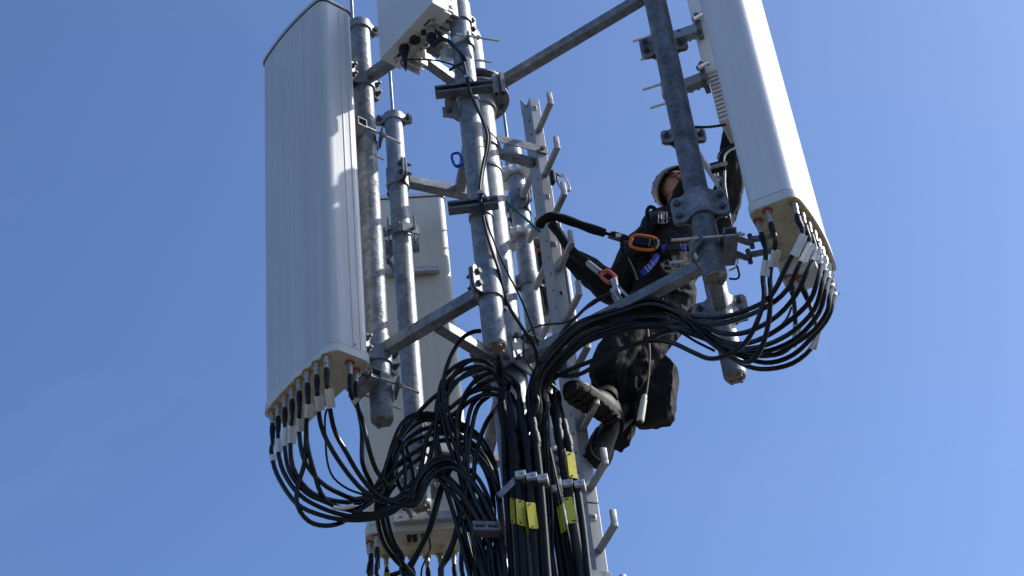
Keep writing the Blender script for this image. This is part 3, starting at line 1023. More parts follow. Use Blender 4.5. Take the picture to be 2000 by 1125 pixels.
co_ = V((0.1, -1, 0.0))
for (x0, y0, x1, y1, lab) in ((851, 190, 962, 158, 'upper steel channel strapped across the front pipe'), (876, 414, 972, 388, 'lower steel channel strapped across the front pipe')):
    yy = 5.70 - PR - 0.032
    t = thing('steel_channel', lab, 'channel', P((x0 + x1) / 2, (y0 + y1) / 2, yy), 'channels across the front pipe')
    a, b = P(x0, y0, yy), P(x1, y1, yy)
    zm = (a.z + b.z) / 2
    a.z = b.z = zm
    channel(a, b, UP, co_).build('rail', M['galv_dark'], t)
    mid = V((pC.x, pC.y, zm))
    MB().rtube(mid + UP * -0.014, mid + UP, [(0, PR + 0.0005), (0.001, PR + 0.005), (0.027, PR + 0.005), (0.028, PR + 0.0005)], 28).build('strap', M['galv'], t)
    if y0 < 300:
        e = V((0.035, 5.655, zm - 0.02))
        for dx in (0.0, 0.03):
            channel(e + V((dx, 0.012 * dx, 0)), e + V((dx, 0, 0.125)), UP, V((-1, -0.5, 0)), 0.010).build('upright', M['galv_dark'], t)
        MB().box(mid + V((-0.085, -0.02, -0.075)), (1, 0.2, 0), UP, 0.035, 0.03, 0.006, 0.003).build('side_plate', M['galv'], t)
        inst(ME_BOLT, 'bolt', t, mid + V((-0.085, -0.03, -0.075)), axes((0, -1, 0)))


def saddle(p, par=None):
    p = V(p)
    return MB().box(p, (1, 0, 0), (0, 1, 0), 0.012, 0.014, 0.009, 0.002).box(p + V((0.018, -0.01, -0.02)), (0.5, 0, -1), (0, 1, 0), 0.03, 0.005, 0.003)


for (x, y, Y, lab) in ((912, 152, 5.60, 'small bright saddle clip holding cables on the upper channel'), (938, 378, 5.60, 'small bright saddle clip holding cables on the lower channel')):
    o = saddle(P(x, y, Y)).build('cable_clip', M['steel'], None)
    tag(o, lab, 'clip', 'cable clips on the front pipe')


def hanger(pts_blocks, arm_end, Y, label):
    c = P(*pts_blocks[1], Y)
    t = thing('cable_hanger', label, 'cable hanger', c, 'hangers that clamp the thick feeders')
    for (x, y) in pts_blocks:
        q = P(x, y, Y)
        bl = MB().box(q, (1, -0.1, 0), (0.1, 1, 0), 0.021, 0.026, 0.014, 0.003).build('clamp_block', M['cast'], t)
        MB().box(q + V((0, 0.002, -0.018)), (1, -0.1, 0), (0.1, 1, 0), 0.019, 0.024, 0.0035, 0.001).build('pad', M['cap'], bl)
        inst(ME_BSCREW, 'bolt', bl, q + V((0.003, -0.026, 0.002)), axes((0, -1, 0)), 0.75)
    if arm_end:
        q = P(*pts_blocks[0], Y)
        e = P(arm_end[0], arm_end[1], arm_end[2])
        MB().bar(q - V((0.015, 0, 0.004)), e, 0.004, 0.013, UP, 0.001).build('arm', M['galv'], t)
    return t


hanger([(1018, 931), (1040, 935), (1061, 938)], (974, 969, 5.98), 5.99, 'cast aluminium hanger with three blocks, clamping the left thick feeders')
hanger([(1110, 948), (1133, 949)], None, 6.05, 'cast aluminium hanger with two blocks beside the ladder')
hanger([(1068, 955), (1078, 960)], None, 6.11, 'small shadowed hanger between the two larger ones')
t = thing('steel_channel', 'slotted channel holding cables left of the mast, near the bottom', 'channel', P(948, 1042, 6.0))
a, b = P(922, 1033, 5.99), P(977, 1046, 6.02)
b.z = a.z
channel(a, b, UP, (0.1, 0.9, -0.1), 0.022).build('rail', M['galv_dark'], t)
dch = (b - a).normalized()
nch = V((dch.y, -dch.x, 0))
for f_ in (0.25, 0.72):
    MB().box(a + (b - a) * f_ + nch * 0.0245, dch, UP, 0.020, 0.006, 0.0008).build('slot', M['hole'], t)

# ------------------------------------------------------------------ cables
JR = 0.0098


def plug_and_boot(o, p, sleeve_at=None, pts=None):
    """connector parts of a jumper, hanging from socket point p"""
    MB().rtube(p + UP * 0.006, p - UP, [(0, 0.0125), (0.018, 0.0125), (0.019, 0.0105), (0.040, 0.0105)], 14).build('plug', M['plug'], o)
    sp = spline(pts)
    acc = 0.0
    seg = []
    for a, b in zip(sp, sp[1:]):
        if 0.028 <= acc <= 0.13:
            seg.append(a)
        acc += (b - a).length
    if len(seg) >= 3:
        MB().tube(seg, [0.0125] * (len(seg) - 2) + [0.0115, 0.0095], 12).build('boot', M['boot'], o)


def sleeve(o, pts, s0, s1, flag=True):
    sp = spline(pts)
    acc = 0.0
    seg = []
    for a, b in zip(sp, sp[1:]):
        if s0 <= acc <= s1:
            seg.append(a)
        acc += (b - a).length
    if len(seg) < 2:
        return
    d = (seg[0] - seg[-1]).normalized()
    x = V((1, -0.3, 0))
    x = (x - d * x.dot(d)).normalized()
    y = d.cross(x)
    rot = Matrix((x, y, d)).transposed()
    mid = (seg[0] + seg[-1]) / 2
    MB().tube(seg, JR + 0.0016, 12).build('label_sleeve', M['sleeve'], o, mid, rot)
    if flag:
        MB().box(mid - y * 0.002 + x * 0.0175, x, y, 0.0075, 0.0006, (seg[0] - seg[-1]).length / 2, 0, d).build('label_flag', M['sleeve'], o, mid + x * 0.018, rot)


def jump(A, i, way, label, group, sl=None, r=JR):
    p = A.ports[i]
    pts = [p, p - UP * 0.07, p - UP * 0.135] + way
    o = cable(pts, r, label, group=group)
    plug_and_boot(o, p, None, pts)
    if sl:
        sleeve(o, pts, *sl)
    return o


def jit(p, s=0.012):
    return p + V((random.uniform(-s, s), random.uniform(-s, s), random.uniform(-s, s)))


# --- left antenna: ten jumpers sweep down and right, five through a tie and over, five up into a big loop
GL = 'jumper cables under the left antenna'


def tie_route(k):
    base = [(1060, 615, 6.03), (1110, 500, 6.02), (1190, 415, 6.02), (1290, 385, 6.02), (1390, 450, 6.04), (1480, 570, 6.06), (1560, 730, 6.06), (1610, 920, 6.05), (1640, 1130, 6.05)]
    dx, dy, dY = ((0, 0, 0), (14, 22, .015), (-14, -16, .02), (6, 40, .03), (26, 52, -.01))[k]
    return [jit(q10(x + dx, y + dy, Y + dY), 0.006) for x, y, Y in base]


def loop_route(k):
    base = [(850, 600, 6.14), (890, 470, 6.12), (935, 310, 6.10), (1010, 175, 6.10), (1120, 110, 6.10), (1260, 130, 6.12), (1400, 190, 6.14), (1500, 270, 6.16), (1570, 400, 6.16), (1610, 600, 6.14), (1640, 900, 6.12), (1660, 1130, 6.1)]
    dx, dy, dY = ((-10, -22, 0), (8, 0, .02), (22, 24, .03), (-4, 46, .02), (34, 66, 0))[k]
    return [jit(q10(x + dx * (1 if i < 5 else 0.2), y + dy * (1 if i > 2 else 0.4), Y + dY), 0.006) for i, (x, y, Y) in enumerate(base)]


L1 = {
    0: ([(163, 330, 6.0), (200, 480, 6.0), (320, 660, 6.0), (480, 738, 6.0), (640, 768, 6.02), (800, 762, 6.03), (940, 715, 6.03)], 'T0', (.22, .30)),
    1: ([(205, 310, 5.99), (240, 460, 5.99), (340, 605, 6.0), (480, 690, 6.01), (640, 740, 6.02), (800, 745, 6.02), (950, 690, 6.03)], 'T1', (.15, .24)),
    2: ([(250, 300, 5.97), (280, 460, 5.98), (380, 590, 6.0), (500, 650, 6.0), (640, 700, 6.02), (800, 730, 6.03), (950, 672, 6.04)], 'T3', (.13, .23)),
    3: ([(285, 240, 5.95), (300, 430, 5.97), (390, 570, 6.0), (500, 630, 6.04), (640, 655, 6.08), (760, 640, 6.12)], 'L0', (.15, .24)),
    4: ([(340, 200, 5.92), (370, 380, 5.95), (470, 520, 6.0), (600, 600, 6.05), (740, 630, 6.1)], 'L1', (.15, .24)),
    5: ([(385, 200, 5.90), (400, 330, 5.93), (440, 480, 5.98), (480, 600, 6.02), (560, 680, 6.06), (680, 700, 6.1), (790, 650, 6.14)], 'L2', (.13, .22)),
    6: ([(480, 170, 5.88), (560, 340, 5.93), (680, 510, 6.0), (790, 610, 6.03), (930, 655, 6.04)], 'T2', (.13, .22)),
    7: ([(560, 180, 5.86), (640, 340, 5.92), (730, 490, 5.98), (830, 600, 6.02), (950, 660, 6.03)], 'T4', (.13, .22)),
    8: ([(735, 110, 5.92), (780, 300, 5.96), (830, 450, 6.02), (900, 560, 6.06), (850, 660, 6.12), (900, 850, 6.2), (975, 1010, 6.25), (1080, 1140, 6.3)], None, (.15, .22)),
    9: ([(740, 200, 6.0), (742, 400, 6.04), (790, 520, 6.1), (830, 590, 6.14)], 'L4', None),
}
for i, (w, rt, sl) in L1.items():
    way = [q10(*a) for a in w]
    if rt:
        way += tie_route(int(rt[1])) if rt[0] == 'T' else loop_route(int(rt[1]))[1:]
    if i < 8:
        lab = 'black jumper cable at the %s yellow socket from the left, under the left antenna' % ORD[i]
    else:
        lab = 'black jumper cable at the %s red socket under the left antenna' % ('inner' if i == 8 else 'outer right')
    jump(ANT1, i, way, lab, GL, sl)
# low slack loop and a thin control lead beneath the left antenna
cable([q10(*a) for a in ((385, 210, 5.92), (375, 400, 5.95), (330, 560, 5.98), (330, 680, 6.0), (400, 775, 6.02), (500, 805, 6.03), (610, 785, 6.05), (720, 710, 6.08), (840, 620, 6.1), (1000, 460, 6.12), (1130, 360, 6.12))], JR, 'black cable hanging in the lowest slack loop below the left antenna', group=GL)
cable([PZ(650, 790, 4.555)] + [q10(*a) for a in ((508, 90, 5.95), (508, 250, 5.95), (520, 400, 5.97), (560, 500, 5.99), (650, 570, 6.02), (760, 610, 6.04))], 0.0048, 'thin control lead hanging under the left antenna', 'control_lead', group='thin leads')
# white corrugated piece in the bundle
tag(MB().tube(spline([q10(x, y, 6.0) for x, y in ((560, 688), (620, 692), (690, 676))]), 0.0095, 10).build('cable_wrap', M['white'], None), 'short pale corrugated wrap on the lowest cables left of the mast', 'wrap')

# --- right antenna
GR = 'jumper cables under the right antenna'


def arch(k, n=10, ymid=0.0):
    """common arch from under the right pipes over the arm and down the mast; k = place in the bundle"""
    up = [(560, 372, 5.72), (420, 290, 5.80), (250, 262, 5.86), (60, 318, 5.90)]
    dn = [(560, 455, 5.70), (420, 400, 5.78), (250, 385, 5.84), (60, 415, 5.90)]
    f = k / (n - 1)
    w = [q9(a[0] + (b[0] - a[0]) * f, a[1] + (b[1] - a[1]) * f, a[2] + (b[2] - a[2]) * f + 0.03 * math.sin(k * 2.4)) for a, b in zip(up, dn)]
    e0 = [(1180, 430, 5.93), (1010, 560, 5.95), (900, 680, 5.97), (815, 820, 5.99), (790, 960, 6.01), (790, 1130, 6.02)]
    e1 = [(1200, 520, 5.93), (1060, 640, 5.95), (960, 740, 5.98), (880, 870, 6.01), (850, 1000, 6.03), (870, 1130, 6.04)]
    w += [q8(a[0] + (b[0] - a[0]) * f, a[1] + (b[1] - a[1]) * f, a[2] + 0.03 * math.sin(k * 1.9)) for a, b in zip(e0, e1)]
    dxm = (k % 5) * 22
    w += [q11(500 + dxm * 2.2, 300, 6.05), q11(510 + dxm * 2.2, 420, 6.07)]
    o_ = V((random.uniform(-.004, .004), random.uniform(-.02, .02), random.uniform(-.018, .018)))
    return [jit(p, 0.005) + o_ * math.sin(0.6 + i * 0.35) for i, p in enumerate(w)]


R1 = {
    0: ([(1215, 60, 5.28), (1222, 250, 5.3), (1190, 510, 5.36), (1120, 690, 5.42), (1030, 752, 5.48), (920, 715, 5.55), (760, 600, 5.62), (650, 500, 5.67)], 6, (.16, .24)),
    1: ([(1160, 80, 5.28), (1168, 260, 5.28), (1090, 490, 5.33), (990, 630, 5.40), (850, 705, 5.47), (740, 722, 5.53), (620, 675, 5.60), (450, 598, 5.70), (300, 580, 5.78), (150, 612, 5.84)], -1, (.16, .24)),
    2: ([(1330, 30, 5.20), (1250, 190, 5.25), (1150, 290, 5.33), (900, 385, 5.48), (720, 402, 5.60)], 0, (.12, .24)),
    3: ([(1430, 20, 5.22), (1350, 180, 5.27), (1200, 310, 5.34), (950, 420, 5.48), (720, 455, 5.60)], 1, (.12, .24)),
    4: ([(1505, 40, 5.25), (1420, 220, 5.30), (1270, 390, 5.36), (1060, 505, 5.45), (900, 530, 5.53), (740, 490, 5.62)], 2, (.11, .22)),
    5: ([(1590, 100, 5.28), (1520, 280, 5.33), (1350, 440, 5.40), (1170, 555, 5.47), (1010, 605, 5.54), (850, 585, 5.60), (700, 500, 5.66)], 3, (.10, .2)),
    6: ([(1622, 150, 5.30), (1560, 340, 5.36), (1400, 505, 5.42), (1200, 610, 5.49), (1010, 645, 5.56), (850, 610, 5.61), (710, 530, 5.66)], 4, (.10, .18)),
    7: ([(1648, 190, 5.34), (1600, 360, 5.40), (1450, 540, 5.46), (1270, 640, 5.52), (1090, 672, 5.57), (900, 630, 5.62), (730, 545, 5.67)], 6, (.10, .18)),
    8: ([(1680, 250, 5.40), (1660, 360, 5.42), (1560, 500, 5.48), (1400, 610, 5.53), (1250, 692, 5.57), (1120, 670, 5.61), (950, 620, 5.64), (760, 540, 5.68)], 11, (.12, .19)),
    9: ([(1700, 320, 5.46), (1650, 430, 5.5), (1540, 560, 5.54), (1400, 690, 5.58), (1230, 752, 5.62), (1080, 735, 5.66), (900, 660, 5.69), (740, 560, 5.71)], 13, (.12, .19)),
}
for i, (w, k, sl) in R1.items():
    way = [q9(*a) for a in w]
    if k >= 0:
        way += arch(k)
    else:
        way += [q9(0, 675, 5.88)] + [q8(*a) for a in ((1300, 770, 5.92), (1150, 850, 5.95), (1000, 850, 5.98), (900, 830, 6.0), (820, 900, 6.02), (800, 1130, 6.03))]
    if i < 2:
        lab = 'black jumper cable at the %s red socket under the right antenna' % ('right' if i == 0 else 'left')
    else:
        lab = 'black jumper cable at the %s yellow socket from the top, under the right antenna' % ORD[i - 2]
    jump(ANT2, i, way, lab, GR, sl)
# small white box behind the right antenna's foot with two more jumpers
bx = PZ(1560, 528, 4.50)
t = thing('junction_box', 'small white box with two red sockets, below the right antenna', 'box', bx)
MB().box(bx + V((0.02, 0.06, 0.06)), (0.934, -0.358, 0), (0.358, 0.934, 0), 0.075, 0.06, 0.07, 0.008).build('body', M['radome_r'], t)
for j, (x, y) in enumerate(((1541, 541), (1562, 543))):
    q = PZ(x, y, 4.488)
    q.z = 4.4885
    pr = MB().rtube(q, q - UP, [(0, 0.019), (0.004, 0.0185)], 18).build('socket_ring', M['rring'], t)
    MB().rtube(q - UP * 0.004, q - UP, [(0, 0.012), (0.022, 0.0105)], 12).build('socket', M['plug'], pr)
    w = ([(1390, 190, 5.52), (1410, 330, 5.55), (1415, 520, 5.58), (1395, 600, 5.6), (1300, 680, 5.62), (1120, 700, 5.65), (930, 650, 5.68)] if j == 0 else
         [(1480, 190, 5.52), (1540, 340, 5.55), (1585, 520, 5.58), (1530, 650, 5.6), (1390, 760, 5.62), (1200, 804, 5.64), (1040, 782, 5.67), (900, 700, 5.70)])
    pts = [q - UP * 0.01, q - UP * 0.06] + [q9(*a) for a in w] + arch((15, 9)[j])
    o = cable(pts, JR, 'black jumper cable from the %s socket of the small white box, right side' % ('left' if j == 0 else 'right'), group=GR)
    plug_and_boot(o, q - UP * 0.012, None, pts)
    sleeve(o, pts, .22, .34, True)
cable([q9(*a) for a in ((1385, 320, 5.5), (1340, 420, 5.5), (1230, 520, 5.52), (1080, 590, 5.55))], 0.005, 'thin black lead among the jumpers below the right antenna', 'control_lead', group='thin leads')
cable([q9(*a) for a in ((780, 660, 5.66), (640, 590, 5.72), (480, 500, 5.80), (300, 470, 5.86), (130, 490, 5.9), (-80, 560, 5.93)) ], 0.0055, 'thin black lead sagging below the right arch of cables', 'control_lead', group='thin leads')
cable([q9(*a) for a in ((640, 520, 5.75), (520, 495, 5.78), (380, 520, 5.82), (200, 600, 5.86), (0, 660, 5.9), (-150, 730, 5.93), (-330, 800, 5.96), (-480, 880, 6.0), (-560, 1000, 6.02))], JR, 'black jumper cable running lowest across the climber\'s thighs', group=GR)

# --- tangle left of the mast: loops that come from above and from the rear antenna
GT = 'cables tangled left of the mast'
TANGLE = [
    ('cable making the tall arch from below the front pipe', JR, [q8(*a) for a in ((400, 505, 5.95), (330, 515, 5.95), (240, 575, 5.95), (150, 730, 5.96), (105, 900, 5.98), (108, 1090, 6.0))] + [q10(*a) for a in ((1300, 200, 6.02), (1360, 370, 6.03), (1410, 520, 6.04), (1490, 700, 6.05), (1590, 880, 6.06), (1650, 1130, 6.06))]),
    ('cable arching left from the taped joint on the mast', JR, [q8(*a) for a in ((540, 830, 5.98), (470, 765, 5.98), (390, 738, 5.98), (300, 742, 5.98), (200, 830, 5.99), (145, 960, 6.0), (135, 1120, 6.02))] + [q10(*a) for a in ((1330, 200, 6.04), (1390, 400, 6.05), (1400, 600, 6.06), (1340, 860, 6.1), (1290, 1010, 6.14), (1240, 1140, 6.16))]),
    ('cable slanting straight down left across the rear antenna', JR, [q8(*a) for a in ((560, 760, 6.0), (460, 790, 6.0), (280, 855, 6.0), (110, 965, 6.02), (-10, 1060, 6.04))] + [q10(*a) for a in ((1080, 110, 6.06), (980, 240, 6.08), (900, 400, 6.1), (870, 560, 6.12), (850, 640, 6.12))]),
    ('cable curving low below the lower frame arm', JR, [q8(*a) for a in ((540, 965, 6.0), (420, 955, 6.0), (290, 1005, 6.02), (170, 1100, 6.04))] + [q10(*a) for a in ((1210, 130, 6.06), (1150, 260, 6.08), (1120, 420, 6.1), (1090, 560, 6.12))]),
    ('cable curving just beneath the one above it, left of mast', JR, [q8(*a) for a in ((545, 1010, 6.01), (440, 1000, 6.01), (330, 1040, 6.02), (220, 1130, 6.04))] + [q10(*a) for a in ((1260, 150, 6.06), (1190, 300, 6.08), (1150, 430, 6.1), (1030, 560, 6.12), (1020, 480, 6.14), (1010, 380, 6.14))]),
    ('left strand of the fan dropping straight past the rear antenna edge', JR, [q10(*a) for a in ((1520, -40, 6.05), (1440, 40, 6.05), (1405, 200, 6.06), (1395, 420, 6.08), (1385, 620, 6.1), (1320, 900, 6.12), (1250, 1140, 6.15))]),
    ('middle strand of the fan past the rear antenna edge', JR, [q10(*a) for a in ((1560, -30, 6.06), (1480, 40, 6.06), (1440, 180, 6.06), (1410, 400, 6.08), (1430, 600, 6.1), (1390, 860, 6.12), (1385, 1140, 6.14))]),
    ('right strand of the fan, bowing out beside the mast', JR, [q10(*a) for a in ((1610, 40, 6.08), (1530, 150, 6.06), (1470, 330, 6.06), (1450, 500, 6.08), (1440, 700, 6.1), (1400, 900, 6.12), (1430, 1140, 6.12))]),
    ('outermost cable bowing round left of the mast foot', JR, [q10(*a) for a in ((1330, 380, 6.1), (1460, 480, 6.1), (1540, 620, 6.1), (1575, 760, 6.1), (1590, 900, 6.1), (1600, 1130, 6.1))]),
    ('ribbed cable falling diagonally from the tangle to the slotted channel', JR + 0.001, [q10(*a) for a in ((1190, 440, 6.03), (1300, 530, 6.03), (1400, 650, 6.05), (1490, 790, 6.06), (1560, 950, 6.07), (1590, 1130, 6.08))]),
    ('second cable falling diagonally to the slotted channel', JR, [q10(*a) for a in ((1160, 420, 6.05), (1270, 480, 6.05), (1380, 590, 6.06), (1470, 720, 6.07), (1540, 900, 6.08), (1560, 1130, 6.09))]),
    ('third cable falling diagonally to the slotted channel', JR, [q10(*a) for a in ((1200, 480, 6.06), (1290, 570, 6.06), (1370, 680, 6.07), (1440, 800, 6.08), (1510, 960, 6.09), (1530, 1130, 6.1))]),
    ('cable swinging from the tangle down left over the rear sockets', JR, [q10(*a) for a in ((1330, 400, 6.06), (1270, 520, 6.1), (1220, 680, 6.2), (1175, 830, 6.3), (1100, 980, 6.4), (1040, 1080, 6.45), (950, 1150, 6.5))]),
    ('cable beside it swinging down left over the rear sockets', JR, [q10(*a) for a in ((1300, 440, 6.08), (1240, 560, 6.12), (1195, 720, 6.22), (1150, 860, 6.32), (1070, 1010, 6.42), (1010, 1090, 6.46), (930, 1150, 6.5))]),
    ('left cable dropping in front of the rear antenna foot', JR, [q10(*a) for a in ((900, 560, 6.1), (835, 660, 6.12), (840, 780, 6.16), (880, 920, 6.22), (960, 1030, 6.28), (1070, 1140, 6.3))]),
    ('middle cable dropping in front of the rear antenna foot', JR, [q10(*a) for a in ((910, 560, 6.1), (868, 650, 6.12), (875, 780, 6.16), (915, 910, 6.22), (985, 1020, 6.28), (1040, 1140, 6.3))]),
    ('right cable dropping in front of the rear antenna foot', JR, [q10(*a) for a in ((950, 540, 6.08), (895, 640, 6.1), (905, 780, 6.14), (945, 910, 6.2), (1000, 1010, 6.26), (1010, 1140, 6.3))]),
    ('short upright cable rising into the dark loop left of mast', JR, [q10(*a) for a in ((990, 270, 6.1), (1005, 350, 6.1), (1020, 480, 6.12), (1010, 580, 6.12), (940, 640, 6.1), (870, 610, 6.12), (900, 500, 6.14))]),
    ('second upright cable beside the dark loop left of mast', JR, [q10(*a) for a in ((1020, 300, 6.12), (1050, 400, 6.12), (1070, 500, 6.12), (1040, 600, 6.1), (980, 560, 6.14), (960, 440, 6.14), (1040, 380, 6.14))]),
    ('inner cable of the low arch crossing the rear pipe end', JR, [q10(*a) for a in ((900, 520, 6.12), (960, 420, 6.1), (1070, 340, 6.1), (1180, 280, 6.1), (1290, 260, 6.1), (1390, 290, 6.1), (1480, 360, 6.1), (1560, 470, 6.1), (1610, 640, 6.1))]),
    ('outer cable of the low arch crossing the rear pipe end', JR, [q10(*a) for a in ((920, 470, 6.14), (980, 340, 6.12), (1060, 270, 6.12), (1180, 225, 6.12), (1290, 220, 6.12), (1400, 260, 6.12), (1500, 340, 6.12), (1560, 440, 6.12), (1600, 560, 6.12))]),
    ('cable hugging the mast left edge from the tangle', JR, [q10(*a) for a in ((1380, 300, 6.14), (1480, 380, 6.14), (1550, 520, 6.14), (1580, 700, 6.14), (1560, 900, 6.14), (1500, 1130, 6.16))]),
]
for lab, r, pts in TANGLE:
    cable(pts, r, 'black ' + lab, group=GT)
for i, (x0, x1) in enumerate(((1485, 1470), (1470, 1440), (1530, 1500))):
    cable([q10(x0 - 40, 620, 6.1), q10(x0, 800, 6.12), q10(x1 + 10, 950, 6.14), q10(x1, 1140, 6.15)], JR, 'black cable in the dark sheaf below the slotted channel, %s one' % ('left', 'middle', 'right')[(1, 0, 2)[i]], group=GT)

# --- rear antenna jumpers
GB = 'jumper cables under the rear antenna'
B1 = {0: [(846, 1000, 6.98), (850, 1150, 6.98)], 1: [(797, 1020, 6.98), (803, 1150, 6.98)], 2: [(900, 1120, 7.2), (905, 1200, 7.2)], 3: [(1080, 1150, 7.2), (1110, 1230, 7.1)],
      4: [(1155, 1140, 7.2), (1150, 1230, 7.1)], 5: [(1210, 1140, 7.15), (1160, 1230, 7.1)], 6: [(1330, 1140, 7.1), (1350, 1230, 7.0)]}
for i, w in B1.items():
    lab = ('black jumper cable at the %s red socket under the rear antenna' % ('inner' if i == 0 else 'outer')) if i < 2 else 'black jumper cable at the %s yellow socket from the left, under the rear antenna' % ORD[i - 2]
    p = ANT3.ports[i]
    pts = [p, p - UP * 0.07, p - UP * 0.14] + [q10(*a) for a in w]
    o = cable(pts, JR, lab, group=GB)
    plug_and_boot(o, p, None, pts)
cable([PZ(838, 1050, 4.55)] + [q10(*a) for a in ((1175, 950, 7.1), (1140, 1030, 7.1), (1120, 1090, 7.1), (1135, 1150, 7.1))], 0.0045, 'thin control lead from the rear antenna underside', 'control_lead', group='thin leads')
for i, (x, y) in enumerate(((799, 1046), (810, 1046), (827, 1044))):
    q = PZ(x, y, 4.55)
    o = MB().rtube(q, q - UP, [(0, 0.010), (0.004, 0.012), (0.03, 0.011), (0.034, 0.006)], 12).build('port_cap', M['hole'], ANT3.o)

# --- thick feeders down the mast
FR = 0.0150
GF = 'thick feeder cables clamped to the mast'
FE = [
    ('leftmost thick ribbed feeder on the mast', [(455, -60, 6.10), (470, 120, 6.10), (478, 350, 6.09), (497, 700, 6.08), (525, 1150, 6.06)]),
    ('thick feeder behind the front three, left of the yellow tags', [(500, 60, 6.04), (518, 300, 6.04), (540, 620, 6.03), (570, 1150, 6.02)]),
    ('thick ribbed feeder under the left block of the three-block hanger', [(520, 120, 6.0), (540, 330, 6.0), (568, 620, 5.99), (608, 1150, 5.98)]),
    ('thick ribbed feeder under the middle block of the three-block hanger', [(570, 60, 6.0), (604, 220, 6.0), (630, 460, 5.99), (648, 700, 5.98), (680, 1150, 5.97)]),
    ('thick ribbed feeder under the right block of the three-block hanger', [(630, 30, 6.0), (662, 200, 6.0), (692, 430, 5.99), (718, 700, 5.98), (752, 1150, 5.97)]),
    ('thick feeder in shadow left of the two-block hanger', [(730, -40, 6.1), (745, 300, 6.12), (800, 650, 6.1), (890, 1150, 6.08)]),
    ('thick ribbed feeder under the left block beside the ladder', [(790, -30, 6.06), (818, 200, 6.06), (850, 450, 6.05), (895, 750, 6.04), (962, 1150, 6.02)]),
    ('thick ribbed feeder nearest the ladder rail', [(820, 40, 6.08), (868, 230, 6.07), (915, 450, 6.05), (965, 750, 6.04), (1012, 1150, 6.02)]),
    ('thick feeder in deep shadow behind the left yellow tags', [(560, 150, 6.1), (600, 500, 6.1), (640, 800, 6.08), (690, 1150, 6.06)]),
    ('thick feeder in deep shadow behind the right yellow tags', [(700, 80, 6.12), (790, 500, 6.12), (850, 800, 6.1), (925, 1150, 6.08)]),
]
FE += [
    ('thick feeder between the middle and right blocks of the three-block hanger, set back', [(655, 150, 6.04), (676, 600, 6.04), (690, 800, 6.03), (716, 1150, 6.02)]),
    ('thick feeder deep behind the middle block of the three-block hanger', [(585, 120, 6.08), (625, 450, 6.08), (660, 800, 6.07), (712, 1150, 6.05)]),
    ('thick feeder deep behind the right block of the three-block hanger', [(655, 60, 6.09), (715, 450, 6.09), (745, 800, 6.08), (790, 1150, 6.06)]),
    ('thick feeder deep behind the blocks beside the ladder', [(770, 60, 6.10), (880, 480, 6.10), (915, 760, 6.08), (985, 1150, 6.07)]),
    ('thick feeder in the dark gap at the mast centre', [(680, 20, 6.12), (755, 450, 6.12), (790, 760, 6.1), (845, 1150, 6.09)]),
]
for i, (lab, pts) in enumerate(FE):
    pp = [q11(*a) for a in pts]
    e = V(pp[-1])
    pp.append(V((e.x + 0.002, e.y, -1.59)))
    sp = spline(pp[:-1]) + [pp[-1]]
    o = MB().tube(sp, [0.006, 0.0085, 0.0105, 0.0125] + [FR] * (len(sp) - 4), 14).build('feeder_cable', M['feeder'], None)
    tag(o, 'black ' + lab, 'feeder cable', GF)
    # taped joint at the upper end: bulging boots
    d = (pp[1] - pp[0]).normalized()
    j = pp[0]
    if i in (2, 3, 4, 6, 7):
        L = (pp[1] - pp[0]).length
        ctr = pp[0] + (pp[1] - pp[0]) * 0.75
        MB().rtube(ctr - d * 0.14, ctr + d, [(0, 0.011), (0.03, 0.0145), (0.10, 0.0150), (0.105, 0.019), (0.15, 0.0195), (0.155, 0.0165), (0.185, 0.017), (0.19, 0.0205), (0.235, 0.021), (0.24, 0.0175), (0.26, 0.0160)], 16).build('joint_boot', M['boot'], o)
# jumpers that leave the feeder tops, half to the left tangle, half to the right arch
GJ = 'jumpers leaving the feeder tops'
tops = sorted((photo_px(q11(*pts[0])), pts[0]) for lab, pts in FE)
for i, (px_, a) in enumerate(tops):
    p0 = q11(*a)
    up_ = p0 + UP * 0.07 + V((0.004, -0.004, 0))
    k = i % 4
    if i < 6:
        w = [P(992 - 7 * k + i * 3, 752 - 5 * k, 5.97 + 0.012 * k), P(962 - 5 * k, 728 - 7 * k + i * 2, 5.98), P(918 - 6 * k, 745 - 9 * k + i * 3, 6.0), P(886 - 5 * k, 795 - 6 * k, 6.02), P(868 + 6 * k, 860 + 4 * k, 6.06), P(880 + 10 * k, 940, 6.08), P(905 + 9 * k, 1040, 6.1), P(925 + 9 * k, 1122, 6.1)]
        sx, sy = random.uniform(-26, 18), random.uniform(-24, 22)
        w = [p + cr * (sx * 0.0022 * f) - cu * (sy * 0.0022 * f) for p, f in zip(w, (0.3, 0.8, 1.0, 1.3, 1.5, 1.3, 0.9, 0.8))]
        lab = 'black jumper bending left off the %s feeder top from the left' % ORD[i]
    else:
        w = [P(1048 + 5 * k, 742 - 6 * k, 5.97), P(1078 + 6 * k, 690 - 5 * k, 5.95), P(1130 + 4 * k, 648 - 4 * k, 5.93), P(1210, 618 + 5 * k, 5.90), P(1290, 604 + 8 * k, 5.85)]
        lab = 'black jumper bending right off the %s feeder top from the right' % ORD[len(tops) - 1 - i]
    cable([p0 - UP * 0.03, up_] + w, JR * 0.95, lab, group=GJ)
# taped joint hanging from the front pipe
pts = [q8(*a) for a in ((535, 690, 5.80), (545, 800, 5.86), (552, 880, 5.92), (556, 1000, 5.96), (548, 1130, 6.0))] + [q11(470, 200, 6.03), q11(480, 420, 6.05)]
o = cable(pts, 0.011, 'black taped cable joint dropping below the front pipe end', 'taped_cable', group=GF, m='boot')
for k in (1, 2, 3):
    c_ = pts[k]
    d = (pts[k + 1] - pts[k]).normalized()
    MB().rtube(c_ - d * 0.03, c_ + d, [(0, 0.012), (0.006, 0.0165), (0.05, 0.0165), (0.056, 0.0115)], 14).build('joint_boot', M['boot'], o)
